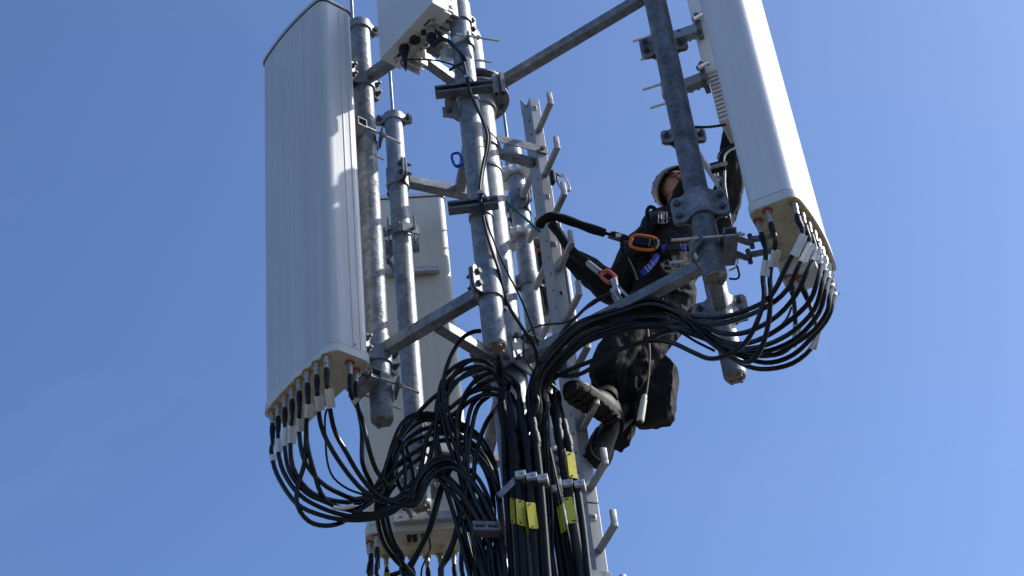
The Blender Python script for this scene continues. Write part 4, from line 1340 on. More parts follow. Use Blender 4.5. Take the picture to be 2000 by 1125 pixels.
# thin mixed leads between the feeder groups
for i, (x0, x1, lab) in enumerate(((725, 765, 'left'), (742, 785, 'right'))):
    cable([q11(x0 - 5, -40, 6.02), q11(x0, 200, 6.02), q11(x0 + 10, 420, 6.04), q11(x1 - 10, 700, 6.06), q11(x1, 1150, 6.06)], 0.0055, 'thin black lead between the two feeder groups, %s one' % lab, 'control_lead', group='thin leads')

# --- leads from the white radio down the front pipe
GP = 'thin leads down the front pipe'
a0 = under(0.082, 0.030, 6.30)
cable([a0, a0 - UP * 0.03, P(868, 76, 5.66), P(895, 98, 5.62), P(906, 125, 5.60), P(912, 152, 5.595), P(920, 185, 5.60), P(938, 225, 5.61), P(950, 255, 5.61), P(952, 280, 5.61), P(943, 325, 5.61), P(937, 375, 5.595), P(943, 420, 5.605), P(955, 470, 5.63), P(975, 530, 5.66), P(990, 590, 5.72), P(1020, 640, 5.82), P(1046, 685, 5.93), P(1050, 740, 6.0)], 0.0075,
      'black power lead from the radio plug, running down the front pipe', 'radio_lead', group=GP)
cable([P(842, 25, 5.72), P(843, 45, 5.70), P(858, 68, 5.66), P(885, 90, 5.62), P(908, 112, 5.60), P(905, 122, 5.61), P(889, 130, 5.64), P(877, 138, 5.66)], 0.0065, 'black lead curling from the radio into the pipe clamp', 'radio_lead', group=GP)
g0 = under(-0.085, 0.062, 6.262)
cable([g0, g0 - UP * 0.02, P(783, 118, 5.70), P(815, 116, 5.68), P(850, 118, 5.66), P(885, 127, 5.63), P(905, 142, 5.61), P(914, 165, 5.60), P(925, 200, 5.605), P(945, 235, 5.615), P(957, 262, 5.62), P(955, 290, 5.62), P(946, 330, 5.62), P(941, 378, 5.60), P(950, 430, 5.61), P(968, 480, 5.65), P(990, 530, 5.72), P(1020, 590, 5.85), P(1052, 675, 6.0)], 0.0042,
      'thin black lead from the radio\'s tapered gland, bowing across the sky', 'radio_lead', group=GP)
cable([P(950, 255, 5.62), P(962, 262, 5.65), P(975, 280, 5.75), P(980, 300, 5.95)], 0.003, 'fine tie wire hooked off the front pipe lead', 'tie_wire', group=GP)
# leads looping near the mast and to the climber's side
cable([P(1200, 570, 5.98), P(1160, 588, 5.98), P(1130, 615, 5.98), P(1105, 640, 5.99), P(1095, 655, 6.0), P(1078, 690, 6.0), P(1065, 730, 6.02)], 0.0075, 'black lead from the grey arm down past the ladder', 'radio_lead', group='leads near the ladder')
cable([P(1190, 575, 6.0), P(1150, 600, 6.0), P(1110, 628, 6.0), P(1085, 632, 6.0), P(1060, 635, 5.99), P(1035, 645, 5.98), P(1023, 665, 5.97), P(1025, 695, 5.98), P(1040, 725, 6.0)], 0.004, 'thin black lead making a loop beside the ladder', 'radio_lead', group='leads near the ladder')
cable([P(1100, 690, 6.0), P(1087, 708, 5.98), P(1078, 718, 5.97), P(1076, 726, 5.97), P(1083, 727, 5.97), P(1088, 718, 5.98), P(1085, 708, 5.99)], 0.003, 'fine black wire loop against the sky left of the ladder', 'wire', group='leads near the ladder')

# cable ties round the bundles
for (p, d, r, lab) in ((q9(410, 330, 5.82), V((1, 0.1, 0.1)), 0.044, 'cable tie round the right arch of cables, left one'), (q9(520, 385, 5.76), V((1, 0.1, -0.25)), 0.046, 'cable tie round the right arch of cables, right one'),
                       (q10(1062, 610, 6.03), V((0.6, 0, 0.8)), 0.030, 'cable tie round the left bundle at its lowest point')):
    x, y, z = basis(d)
    ring = [V(p) + (x * math.cos(R(a)) + y * math.sin(R(a))) * r for a in range(0, 361, 20)]
    o = MB().tube(ring, 0.0022, 6, False).tube([ring[4], ring[4] + (ring[4] - V(p)).normalized() * 0.02], 0.0028, 6).build('cable_tie', M['boot'], None)
    tag(o, 'black ' + lab, 'cable tie', 'cable ties')


# ------------------------------------------------------------------ yellow tags
def ytag(corners, Y, label, m='tag', thk=0.0012, name='cable_tag'):
    """corners: top-left, top-right, bottom-left in photo pixels"""
    (ax_, ay_, _), (bx_, by_, dyb), (cx_, cy_, dyc) = corners
    a = P(ax_, ay_, Y)
    c = P(cx_, cy_, Y)
    zd = (a - c).normalized()
    rb = ray(bx_, by_)
    b = rb * (a.dot(zd) / rb.dot(zd))
    if abs(b.y - a.y) > 0.03:
        b = P(bx_, by_, a.y + math.copysign(0.02, b.y - a.y))
    mid = (b + c) / 2
    x = (b - a)
    z = (a - c)
    w, h = x.length / 2, z.length / 2
    x.normalize()
    z = (z - x * z.dot(x)).normalized()
    y = z.cross(x)
    rot = Matrix((x, y, z)).transposed()
    k = 0.004
    out = [(-w + k, -h), (w - k, -h), (w, -h + k), (w, h - k), (w - k, h), (-w + k, h), (-w, h - k), (-w, -h + k)]
    o = MB().prism(out, mid, x, z, y, -thk, thk).build(name, M[m], None, mid, rot)
    tag(o, label, 'tag', 'yellow tags on the feeders')
    for sz in (-1, 1):
        MB().box(mid + z * (sz * (h - 0.009)), x, z, w * 0.45, 0.003, thk + 0.0005, 0, y).build('slot', M['hole'], o)
    return o


ytag([(1007, 974, 0), (1025, 979, 0), (1010, 1024, 0)], 5.955, 'yellow cable tag lower left, second from left below the three-block hanger')
ytag([(1027, 981, 0), (1045, 982, 0), (1034, 1032, 0)], 5.95, 'yellow cable tag in the lower row under the middle block')
ytag([(996, 971, 0), (1004, 974, 0.01), (998, 1021, 0)], 6.0, 'narrow yellow cable tag edge, leftmost under the three-block hanger')
ytag([(1023, 1022, 0), (1031, 1020, 0.01), (1025, 1048, 0)], 6.02, 'dim yellow tag tucked lowest behind the left feeders')
ytag([(1106, 882, 0), (1122, 885, 0), (1112, 932, 0)], 6.01, 'yellow cable tag highest up, above the two-block hanger')
ytag([(1102, 893, 0), (1105, 895, 0.02), (1110, 934, 0)], 6.04, 'thin yellow tag edge beside the highest tag')
ytag([(1099, 973, 0), (1117, 970, 0), (1111, 1023, 0)], 6.0, 'yellow cable tag below the two-block hanger, facing the camera')
ytag([(1087, 992, 0), (1096, 985, 0.02), (1096, 1043, 0)], 6.05, 'folded yellow tag turned edgeways, below the two-block hanger')
ytag([(920, 1092, 0), (928, 1085, 0.03), (924, 1140, 0)], 6.12, 'bright yellow tag at the bottom edge left of the mast')
ytag([(749, 1119, 0), (764, 1119, 0), (749, 1150, 0)], 7.12, 'yellow tag on a rear antenna jumper, bottom left corner')

# ------------------------------------------------------------------ small gear on the tower
# steel strut on the lower right arm with a hooked channel
t = thing('strut_bracket', 'bent bright strut bracket standing on the lower right arm by the red hook', 'bracket', P(1215, 570, 5.98))
channel(P(1197, 568, 5.98), P(1217, 600, 5.96), UP, (0.3, -0.9, 0.2), 0.013).build('channel', M['alu'], t)
channel(P(1199, 545, 6.0), P(1206, 575, 6.0), UP, (-0.5, -0.9, 0), 0.010).build('post', M['steel'], t)
MB().bar(P(1208, 560, 5.97), P(1233, 586, 5.96), 0.014, 0.003, UP).build('plate', M['alu'], t)
# strut with cable block right of the dark pipe
t = thing('strut_bracket', 'angled strut with small black cable block, right of the climber\'s head', 'bracket', P(1395, 330, 5.75))
MB().bar(P(1367, 306, 5.95), P(1405, 362, 5.70), 0.004, 0.020, UP).bar(P(1372, 310, 5.93), P(1409, 352, 5.70), 0.002, 0.008, UP).build('angle', M['alu'], t)
MB().box(P(1402, 326, 5.70), (1, -0.1, 0.1), UP, 0.032, 0.016, 0.02, 0.004).build('block', M['boot'], t)
MB().bar(P(1388, 327, 5.675), P(1420, 318, 5.675), 0.006, 0.006, UP).build('clip', M['steel'], t)
for i, (pts, m, lab) in enumerate((([P(1402, 310, 5.72), P(1406, 298, 5.72), P(1420, 290, 5.72), P(1440, 283, 5.72)], 'cable', 'thin black lead above the small cable block'),
                                   ([P(1414, 318, 5.70), P(1416, 303, 5.70), P(1427, 293, 5.70), P(1445, 286, 5.70)], 'white', 'thin white lead above the small cable block'),
                                   ([P(1401, 338, 5.72), P(1404, 360, 5.72), P(1411, 390, 5.72), P(1418, 425, 5.75)], 'white', 'thin white lead below the small cable block, left'),
                                   ([P(1412, 335, 5.72), P(1413, 360, 5.72), P(1419, 400, 5.72), P(1430, 445, 5.75), P(1437, 480, 5.8)], 'cable', 'black lead below the small cable block'),
                                   ([P(1416, 333, 5.715), P(1416, 360, 5.715), P(1421, 395, 5.715), P(1426, 425, 5.75)], 'white', 'thin white lead below the small cable block, right'),
                                   ([P(1358, 248, 6.0), P(1385, 248, 5.95), P(1420, 243, 5.9)], 'cable', 'black lead crossing the sky from the clamp to the right antenna'),
                                   ([P(1425, 528, 5.5), P(1437, 522, 5.52), P(1441, 510, 5.55), P(1436, 500, 5.6)], 'white', 'thin white lead end curling under the right bracket'),
                                   ([P(1440, 520, 5.5), P(1444, 538, 5.5), P(1438, 545, 5.5), P(1424, 544, 5.5)], 'cable', 'thin black lead end curling under the right bracket'))):
    cable(pts, 0.0062 if i == 5 else 0.0045, lab, 'lead', 'lead', 'leads by the dark right pipe', m, 6)


def carabiner(c, ax, ay, L, Wd, r, label, m, gate='boot'):
    """rounded D ring in the plane ax, ay"""
    c, ax, ay = V(c), V(ax).normalized(), V(ay)
    ay = (ay - ax * ay.dot(ax)).normalized()
    t = thing('carabiner', label, 'carabiner', c)
    pts = []
    for k in range(25):
        a = R(-60 + 300 * k / 24) + math.pi / 2
        e = 0.62
        x, y = math.cos(a), math.sin(a)
        pts.append(c + ax * (L * math.copysign(abs(x) ** e, x)) + ay * (Wd * math.copysign(abs(y) ** e, y)))
    MB().tube(pts, r, 8).build('body', M[m], t)
    MB().tube([pts[0], (pts[0] + pts[-1]) / 2 + (pts[0] + pts[-1] - c * 2) * 0.05, pts[-1]], r * 1.35, 8).build('gate', M[gate], t)
    return t


carabiner(P(893, 312, 6.2), P(894, 328, 6.2) - P(884, 297, 6.2), V((1, 0, 0.2)), 0.045, 0.022, 0.0065, 'blue carabiner peeking out left of the front pipe', 'blue_alu', 'blue_alu')
carabiner(P(1257, 474, 6.2), P(1278, 478, 6.2) - P(1234, 472, 6.2), P(1258, 458, 6.2) - P(1256, 490, 6.2), 0.060, 0.040, 0.0085, 'orange locking carabiner on the upper black lanyard', 'orange')
carabiner(P(1100, 358, 6.28), P(1110, 385, 6.28) - P(1090, 340, 6.28), V((1, 0, 0)), 0.058, 0.022, 0.0055, 'shiny steel carabiner clipped right of the ladder rail', 'steel', 'steel')
carabiner(P(1188, 540, 6.08), P(1200, 552, 6.08) - P(1178, 532, 6.08), P(1195, 533, 6.08) - P(1180, 548, 6.08), 0.034, 0.024, 0.0085, 'red-orange hook at the end of the lower lanyard', 'red_alu', 'red_alu')
o = cable([P(988, 394, 6.25), P(1005, 408, 6.25), P(1030, 430, 6.27), P(1055, 453, 6.3)], 0.0075, 'teal rope stretched from the mast to the ladder', 'rope', 'rope', None, 'teal')
o = MB().tube(spline([P(1046, 490, 6.45), P(1054, 487, 6.44), P(1062, 492, 6.44), P(1068, 499, 6.45)]), 0.009, 8).build('webbing', M['red_alu'], None)
tag(o, 'short orange-red webbing wrapped behind the ladder rail below the lanyard', 'webbing')
# block pulley on the ladder rail
t = thing('rope_grab', 'small dark rope grab on the ladder rail beside the steel carabiner', 'rope grab', P(1079, 347, 6.27))
MB().box(P(1079, 347, 6.27), ps, UP, 0.010, 0.038, 0.018, 0.006).build('body', M['boot'], t)
MB().tube([P(1082, 338, 6.27), P(1090, 340, 6.27), P(1097, 345, 6.27)], 0.006, 8).build('eye', M['steel'], t)

# lanyards from the climber to the ladder
GLAN = 'lanyards between the climber and the ladder'


def lumpy(pts, r, m, label, name, amp=0.12):
    sp = spline(pts)
    rs = [r * (1 + amp * math.sin(i * 1.3) * random.uniform(0.4, 1)) for i in range(len(sp))]
    return MB().tube(sp, rs, 12)


t = thing('lanyard', 'upper padded black lanyard looped round the ladder rail', 'lanyard', P(1130, 440, 6.2), GLAN)
lumpy([P(1054, 441, 6.26), P(1060, 431, 6.23), P(1073, 424, 6.20), P(1090, 424, 6.2), P(1120, 434, 6.22), P(1150, 445, 6.22), P(1181, 455, 6.22)], 0.0215, 'fabric', '', '').build('padded_sleeve', M['fabric'], t)
MB().tube([P(1180, 455, 6.22), P(1196, 459, 6.22)], 0.0075, 8).build('rope', M['fabric'], t)
MB().tube([P(1193, 457, 6.22), P(1200, 460, 6.22), P(1222, 466, 6.22), P(1235, 469, 6.22)], [0.014, 0.02, 0.018, 0.010], 10).build('adjuster', M['boot'], t)
MB().tube([P(1188, 463, 6.21), P(1205, 467, 6.21), P(1233, 476, 6.21)], [0.006, 0.009, 0.008], 8).build('lever', M['trim'], t)
MB().box(P(1208, 460, 6.195), (1, 0, -0.2), UP, 0.012, 0.010, 0.004).build('label_patch', M['sleeve'], t)
MB().tube(spline([P(1215, 468, 6.2), P(1215, 485, 6.2), P(1222, 500, 6.2), P(1235, 525, 6.22), P(1243, 548, 6.24)]), 0.0085, 8).build('rope_tail', M['fabric'], t)
MB().box(P(1254, 474, 6.19), P(1278, 478, 6.2) - P(1234, 472, 6.2), UP, 0.036, 0.024, 0.014, 0.006).build('locking_sleeve', M['boot'], t)
t = thing('lanyard', 'lower black lanyard ending in a grey metal grip', 'lanyard', P(1130, 500, 6.15), GLAN)
lumpy([P(1078, 438, 6.2), P(1092, 455, 6.2), P(1108, 480, 6.19), P(1128, 500, 6.18), P(1148, 514, 6.16)], 0.0225, 'fabric', '', '', 0.05).build('padded_sleeve', M['fabric'], t)
MB().tube([P(1146, 512, 6.16), P(1173, 533, 6.12)], 0.0145, 12).build('grip', M['alu'], t)
MB().tube([P(1172, 532, 6.12), P(1181, 540, 6.1)], 0.011, 10).build('eye', M['boot'], t)


# ------------------------------------------------------------------ the climber
def limb_mesh(chains, voxel, name, m, parent, disp=0.0, dscale=0.05, seed=0, smooth_it=4, crease=0.0):
    """continuous surface: tapered capsules joined by a voxel remesh, with cloth folds"""
    mb = MB()
    for pts in chains:
        for (a, ra), (b, rb) in zip(pts, pts[1:]):
            a, b = V(a), V(b)
            d = b - a
            n = max(2, int(d.length / (min(ra, rb) * 0.5)))
            for i in range(n + 1):
                f = i / n
                mb.ball(a + d * f, ra + (rb - ra) * f, seg=12, ring=8)
    o = mb.build(name, m, parent, smooth=0)
    rm = o.modifiers.new('remesh', 'REMESH')
    rm.mode = 'VOXEL'
    rm.voxel_size = voxel
    rm.use_smooth_shade = True
    sm = o.modifiers.new('smooth', 'SMOOTH')
    sm.iterations = smooth_it
    sm.factor = 0.6
    if disp:
        tx = bpy.data.textures.new(name + '_folds', 'CLOUDS')
        tx.noise_scale = dscale
        tx.noise_depth = 1
        dm = o.modifiers.new('folds', 'DISPLACE')
        dm.texture = tx
        dm.texture_coords = 'GLOBAL'
        dm.strength = disp
        dm.mid_level = 0.5
    if crease:
        tx = bpy.data.textures.new(name + '_creases', 'MARBLE')
        tx.marble_type = 'SHARPER'
        tx.noise_scale = 0.10
        tx.turbulence = 9.0
        tx.noise_depth = 2
        dm = o.modifiers.new('creases', 'DISPLACE')
        dm.texture = tx
        dm.texture_coords = 'GLOBAL'
        dm.strength = -crease
        dm.mid_level = 0.3
        sm = o.modifiers.new('soften', 'SMOOTH')
        sm.iterations = 3
        sm.factor = 0.5
    return o


hipc = P(1292, 565, 6.47)
man = thing('person', 'climber in black work clothes and pale helmet, hanging on lanyards right of the ladder', 'person', hipc)
chest, neck = P(1312, 478, 6.52), P(1322, 428, 6.53)
headc = P(1326, 366, 6.52)
shL, elL, haL = P(1262, 478, 6.50), P(1202, 566, 6.44), P(1097, 492, 6.42)
shR, elR, haR = P(1382, 448, 6.50), P(1424, 372, 6.40), P(1438, 205, 6.25)
hpL, hpR = P(1264, 602, 6.42), P(1312, 596, 6.48)
sole1, sole2 = 4.475, 4.172
toe1, heel1 = PZ(1099, 757, sole1), PZ(1204, 826, sole1)
knL = P(1190, 716, 6.36)
anL = P(1190, 780, 6.48)
toe2, heel2 = P(1158, 912, 6.32), P(1178, 846, 6.44)
up2 = V((0.55, -0.45, 0.45))
knR = P(1234, 730, 6.44)
anR = P(1197, 850, 6.48)
# the body itself (skin): one continuous surface
limb_mesh([[(hipc, 0.10), (chest, 0.11), (neck, 0.055), (headc - UP * 0.02, 0.060)],
           [(chest + UP * 0.03, 0.08), (shL, 0.045), (elL, 0.034), (elL + (haL - elL) * 0.86, 0.025)],
           [(chest + UP * 0.03, 0.08), (shR, 0.045), (elR, 0.034), (elR + (haR - elR) * 0.86, 0.025)],
           [(hipc, 0.09), (hpL, 0.07), (knL, 0.048), (anL, 0.034)],
           [(hipc, 0.09), (hpR, 0.07), (knR, 0.048), (anR, 0.034)]], 0.014, 'body', M['skin'], man)


def cloth(chains, voxel, name, m, parent, amp):
    """garment: lofted sleeves and legs with folds running slantwise round them, fused into one surface"""
    mb = MB()
    for ci, pts in enumerate(chains):
        path = spline([p for p, r in pts])
        cum = [0.0]
        for a, b in zip(path, path[1:]):
            cum.append(cum[-1] + (b - a).length)
        keys = []
        for p, r in pts:
            k = min(range(len(path)), key=lambda q: (path[q] - p).length)
            keys.append((cum[k], r))
        n = max(24, int(cum[-1] / 0.009))
        fine = []
        for q in range(n + 1):
            d = cum[-1] * q / n
            k = max(0, min(len(cum) - 2, sum(1 for c_ in cum if c_ <= d) - 1))
            f = (d - cum[k]) / max(1e-6, cum[k + 1] - cum[k])
            c_ = path[k].lerp(path[k + 1], f)
            kk = 0
            while kk < len(keys) - 2 and keys[kk + 1][0] < d:
                kk += 1
            f = min(1, max(0, (d - keys[kk][0]) / max(1e-6, keys[kk + 1][0] - keys[kk][0])))
            fine.append((c_, keys[kk][1] + (keys[kk + 1][1] - keys[kk][1]) * f, d))
        seg = 44
        x, y, _ = basis(fine[1][0] - fine[0][0])
        rings = []
        for q, (c_, r, d) in enumerate(fine):
            t = (fine[min(q + 1, n)][0] - fine[max(q - 1, 0)][0]).normalized()
            x = (x - t * x.dot(t)).normalized()
            y = t.cross(x)
            ring = []
            for k in range(seg):
                ph = 2 * math.pi * k / seg
                w = mnoise.noise(V((math.cos(ph) * 1.1 + ci * 7, math.sin(ph) * 1.1, d * 7)))
                w2 = mnoise.noise(V((math.cos(ph) * 2.0 + ci * 5 + 30, math.sin(ph) * 2.0, d * 12)))
                a1 = math.sin(ph * 2.0 + d * 11 + w * 3.4 + ci)
                a2 = math.sin(ph * 4.0 - d * 15 + w2 * 3.6 + ci * 2)
                fold = 0.55 * (abs(a1) ** 0.6 - 0.6) + 0.6 * (abs(a2) ** 0.55 - 0.6) + 0.4 * w
                ring.append(c_ + (x * math.cos(ph) + y * math.sin(ph)) * (r + amp * fold))
            rings.append(ring)
        mb.loft(rings)
    o = mb.build(name, m, parent, smooth=0)
    rm = o.modifiers.new('remesh', 'REMESH')
    rm.mode = 'VOXEL'
    rm.voxel_size = voxel
    rm.use_smooth_shade = True
    sm = o.modifiers.new('smooth', 'SMOOTH')
    sm.iterations = 1
    sm.factor = 0.5
    return o


def along(a, b, f):
    return a + (b - a) * f


cloth([[(hipc + UP * 0.02, 0.140), (along(hipc, chest, 0.5), 0.150), (chest, 0.165), (chest + UP * 0.09, 0.135), (neck - UP * 0.02, 0.085)],
       [(along(chest, shL, 0.2) + UP * 0.04, 0.11), (shL, 0.088), (along(shL, elL, 0.55), 0.078), (elL, 0.072), (along(elL, haL, 0.45), 0.062), (along(elL, haL, 0.82), 0.046)],
       [(along(chest, shR, 0.2) + UP * 0.04, 0.11), (shR, 0.100), (along(shR, elR, 0.55), 0.086), (elR, 0.068), (along(elR, haR, 0.5), 0.056), (along(elR, haR, 0.84), 0.044)]],
      0.0075, 'jacket', M['fabric'], man, 0.017)
cloth([[(hipc + UP * 0.06, 0.142), (hipc - UP * 0.02, 0.150), (hipc - UP * 0.12, 0.135)],
       [(along(hipc, hpL, 0.2) - UP * 0.03, 0.12), (hpL, 0.098), (P(1224, 664, 6.38), 0.090), (knL, 0.083), (P(1194, 756, 6.44), 0.072), (P(1197, 790, 6.48), 0.064)],
       [(along(hipc, hpR, 0.2) - UP * 0.03, 0.12), (hpR, 0.104), (P(1266, 664, 6.44), 0.094), (P(1229, 736, 6.44), 0.083), (P(1216, 800, 6.46), 0.076), (P(1206, 850, 6.48), 0.060), (P(1204, 868, 6.48), 0.050)]],
      0.0060, 'trousers', M['trouser'], man, 0.024)

# head: face, ears, gaiter, helmet
Fd = V((0.86, -0.04, 0.36)).normalized()        # way the face looks
Hu = V((-0.26, 0.64, 0.72))
Hu = (Hu - Fd * Hu.dot(Fd)).normalized()
Hs = Fd.cross(Hu)                               # towards the climber's right


def hd(s_, f_, u_):
    return headc + Hs * s_ + Fd * f_ + Hu * u_


hm = MB()
seg, rg = 28, 20
rows = []
for i in range(rg + 1):
    th = math.pi * i / rg
    row = []
    for k in range(seg):
        ph = 2 * math.pi * k / seg
        s_, f_, u_ = math.sin(th) * math.cos(ph), math.sin(th) * math.sin(ph), math.cos(th)
        x, y, z = s_ * 0.077, f_ * 0.098, u_ * 0.122
        if u_ < 0:                              # jaw narrows, chin comes forward
            x *= 1 + 0.32 * u_
            y *= 1 + (0.08 if f_ > 0 else 0.35) * u_
        if f_ > 0.55 and abs(s_) < 0.22:        # nose and brow
            nk = max(0, 1 - abs(s_) / 0.22)
            if -0.42 < u_ < 0.12:
                y += 0.026 * nk * (1 - abs(u_ + 0.26) / 0.38 if abs(u_ + 0.26) < 0.38 else 0)
        if f_ > 0.4 and 0.10 < u_ < 0.26:
            y += 0.006
        if f_ > 0.5 and 0.0 < u_ < 0.12 and 0.2 < abs(s_) < 0.55:
            y -= 0.008
        row.append(hd(x, y, z))
    rows.append(row)
hm.loft(rows[1:-1])
head = hm.build('head', M['skin'], man, smooth=60)
for sg in (-1, 1):
    MB().ball(hd(0.034 * sg, 0.084, 0.006), 0.012, Hs, Fd, Hu, (1.15, 0.7, 0.62)).build('eye', M['eye'], head)
    MB().tube([hd(0.016 * sg, 0.097, 0.028), hd(0.035 * sg, 0.093, 0.034), hd(0.055 * sg, 0.079, 0.027)], [0.003, 0.005, 0.003], 8).build('eyebrow', M['hair'], head)
    MB().ball(hd(0.080 * sg, -0.004, -0.040), 0.034, Hs, Fd, Hu, (0.36, 0.62, 1.0)).build('ear', M['skin'], head)
MB().tube([hd(-0.026, 0.080, -0.062), hd(0, 0.091, -0.060), hd(0.026, 0.080, -0.062)], [0.003, 0.006, 0.003], 8).build('mouth', M['lip'], head)
bd = MB()
rows2 = []
for i in range(9):
    u_ = -0.050 - 0.060 * i / 8
    sc = math.sqrt(max(0.02, 1 - (u_ / 0.126) ** 2))
    rows2.append([hd(math.cos(R(a)) * 0.0765 * sc * (1 + 0.32 * u_ / 0.122), math.sin(R(a)) * 0.100 * sc, u_) for a in range(-10, 191, 20)] + [hd(0, 0, u_)])
bd.loft(rows2).build('beard', M['hair'], man)
limb_mesh([[(hd(0, 0.040, -0.112), 0.056), (hd(0, 0.0, -0.135), 0.066), (neck, 0.078), (neck - UP * 0.03, 0.088)]], 0.008, 'neck_gaiter', M['fabric'], man, 0.014, 0.03)
# helmet: shell with a thick rim, dark lining, straps, vents
def dome(rx, ry, rz, cut, off=0.0):
    rws = []
    for i in range(13):
        th = R(2 + (cut - 2) * i / 12)
        rws.append([hd(math.sin(th) * math.cos(2 * math.pi * k / 32) * rx, -0.006 + math.sin(th) * math.sin(2 * math.pi * k / 32) * ry, 0.012 + math.cos(th) * rz - (0.045 * max(0, -math.sin(2 * math.pi * k / 32)) * (i / 12) ** 2) + off) for k in range(32)])
    return rws


outer, inner = dome(0.108, 0.132, 0.142, 96), dome(0.100, 0.124, 0.134, 96)
hel = MB()
hel.loft(outer + inner[::-1], True, True)
hl = hel.build('helmet', M['helmet'], man, smooth=50)
lin = dome(0.098, 0.122, 0.132, 95)
MB().loft(lin + dome(0.088, 0.110, 0.122, 95)[::-1]).build('lining', M['fabric'], hl)
for sg in (-1, 1):
    MB().tube([hd(0.096 * sg, 0.03, 0.0), hd(0.086 * sg, 0.035, -0.05), hd(0.060 * sg, 0.05, -0.105), hd(0.0, 0.072, -0.135)], 0.006, 6).build('chin_strap', M['fabric'], hl)
    MB().tube([hd(0.096 * sg, -0.05, -0.01), hd(0.084 * sg, -0.015, -0.06), hd(0.062 * sg, 0.045, -0.105)], 0.005, 6).build('chin_strap', M['fabric'], hl)
for k in range(8):
    a = R(150 + 12 * k + (6 if k % 2 else 0)) + math.pi / 2
    th = R(60 + (k % 3) * 10)
    q = hd(math.sin(th) * math.cos(a) * 0.107, -0.006 + math.sin(th) * math.sin(a) * 0.131, 0.012 + math.cos(th) * 0.143 - 0.045 * max(0, -math.sin(a)) * (math.degrees(th) / 96) ** 2)
    MB().ball(q, 0.0045, seg=8, ring=5).build('vent', M['hole'], hl)
MB().box(hd(0.02, 0.098, -0.095), Hs, Hu, 0.014, 0.016, 0.008, 0.003).build('strap_buckle', M['trim'], man)


def hand(wrist, d, palm, side, name='hand'):
    """palm and five bent fingers; d = way the fingers point, palm = way the palm faces, side = thumb side"""
    d, palm = V(d).normalized(), V(palm)
    palm = (palm - d * palm.dot(d)).normalized()
    sd_ = d.cross(palm) * side
    w = V(wrist)
    ch = [[(w, 0.026), (w + d * 0.03, 0.029), (w + d * 0.07 + sd_ * 0.012, 0.021)], [(w + d * 0.03, 0.026), (w + d * 0.075 - sd_ * 0.022, 0.017)]]
    for k, ln in enumerate((0.068, 0.078, 0.072, 0.056)):
        b = w + d * (0.085 - 0.004 * abs(k - 1)) + sd_ * (0.030 - 0.020 * k)
        m1 = b + d * ln * 0.42 + palm * ln * 0.18
        m2 = m1 + d * ln * 0.10 + palm * ln * 0.34
        e = m2 - d * ln * 0.16 + palm * ln * 0.22
        ch.append([(b - d * 0.03, 0.010), (b, 0.0095), (m1, 0.0088), (m2, 0.008), (e, 0.007)])
    b = w + d * 0.03 + sd_ * 0.030
    ch.append([(w + d * 0.02, 0.014), (b, 0.0115), (b + d * 0.03 + sd_ * 0.018 + palm * 0.012, 0.0098), (b + d * 0.052 + sd_ * 0.014 + palm * 0.034, 0.0085)])
    return limb_mesh(ch, 0.0038, name, M['skin'], man, smooth_it=3)


dL = (haL - elL).normalized()
hand(elL + (haL - elL) * 0.82, dL, V((-0.3, -0.6, -0.6)), 1)
dR = (haR - elR).normalized()
hand(elR + (haR - elR) * 0.86, dR, V((0.6, -0.6, 0.1)), -1)


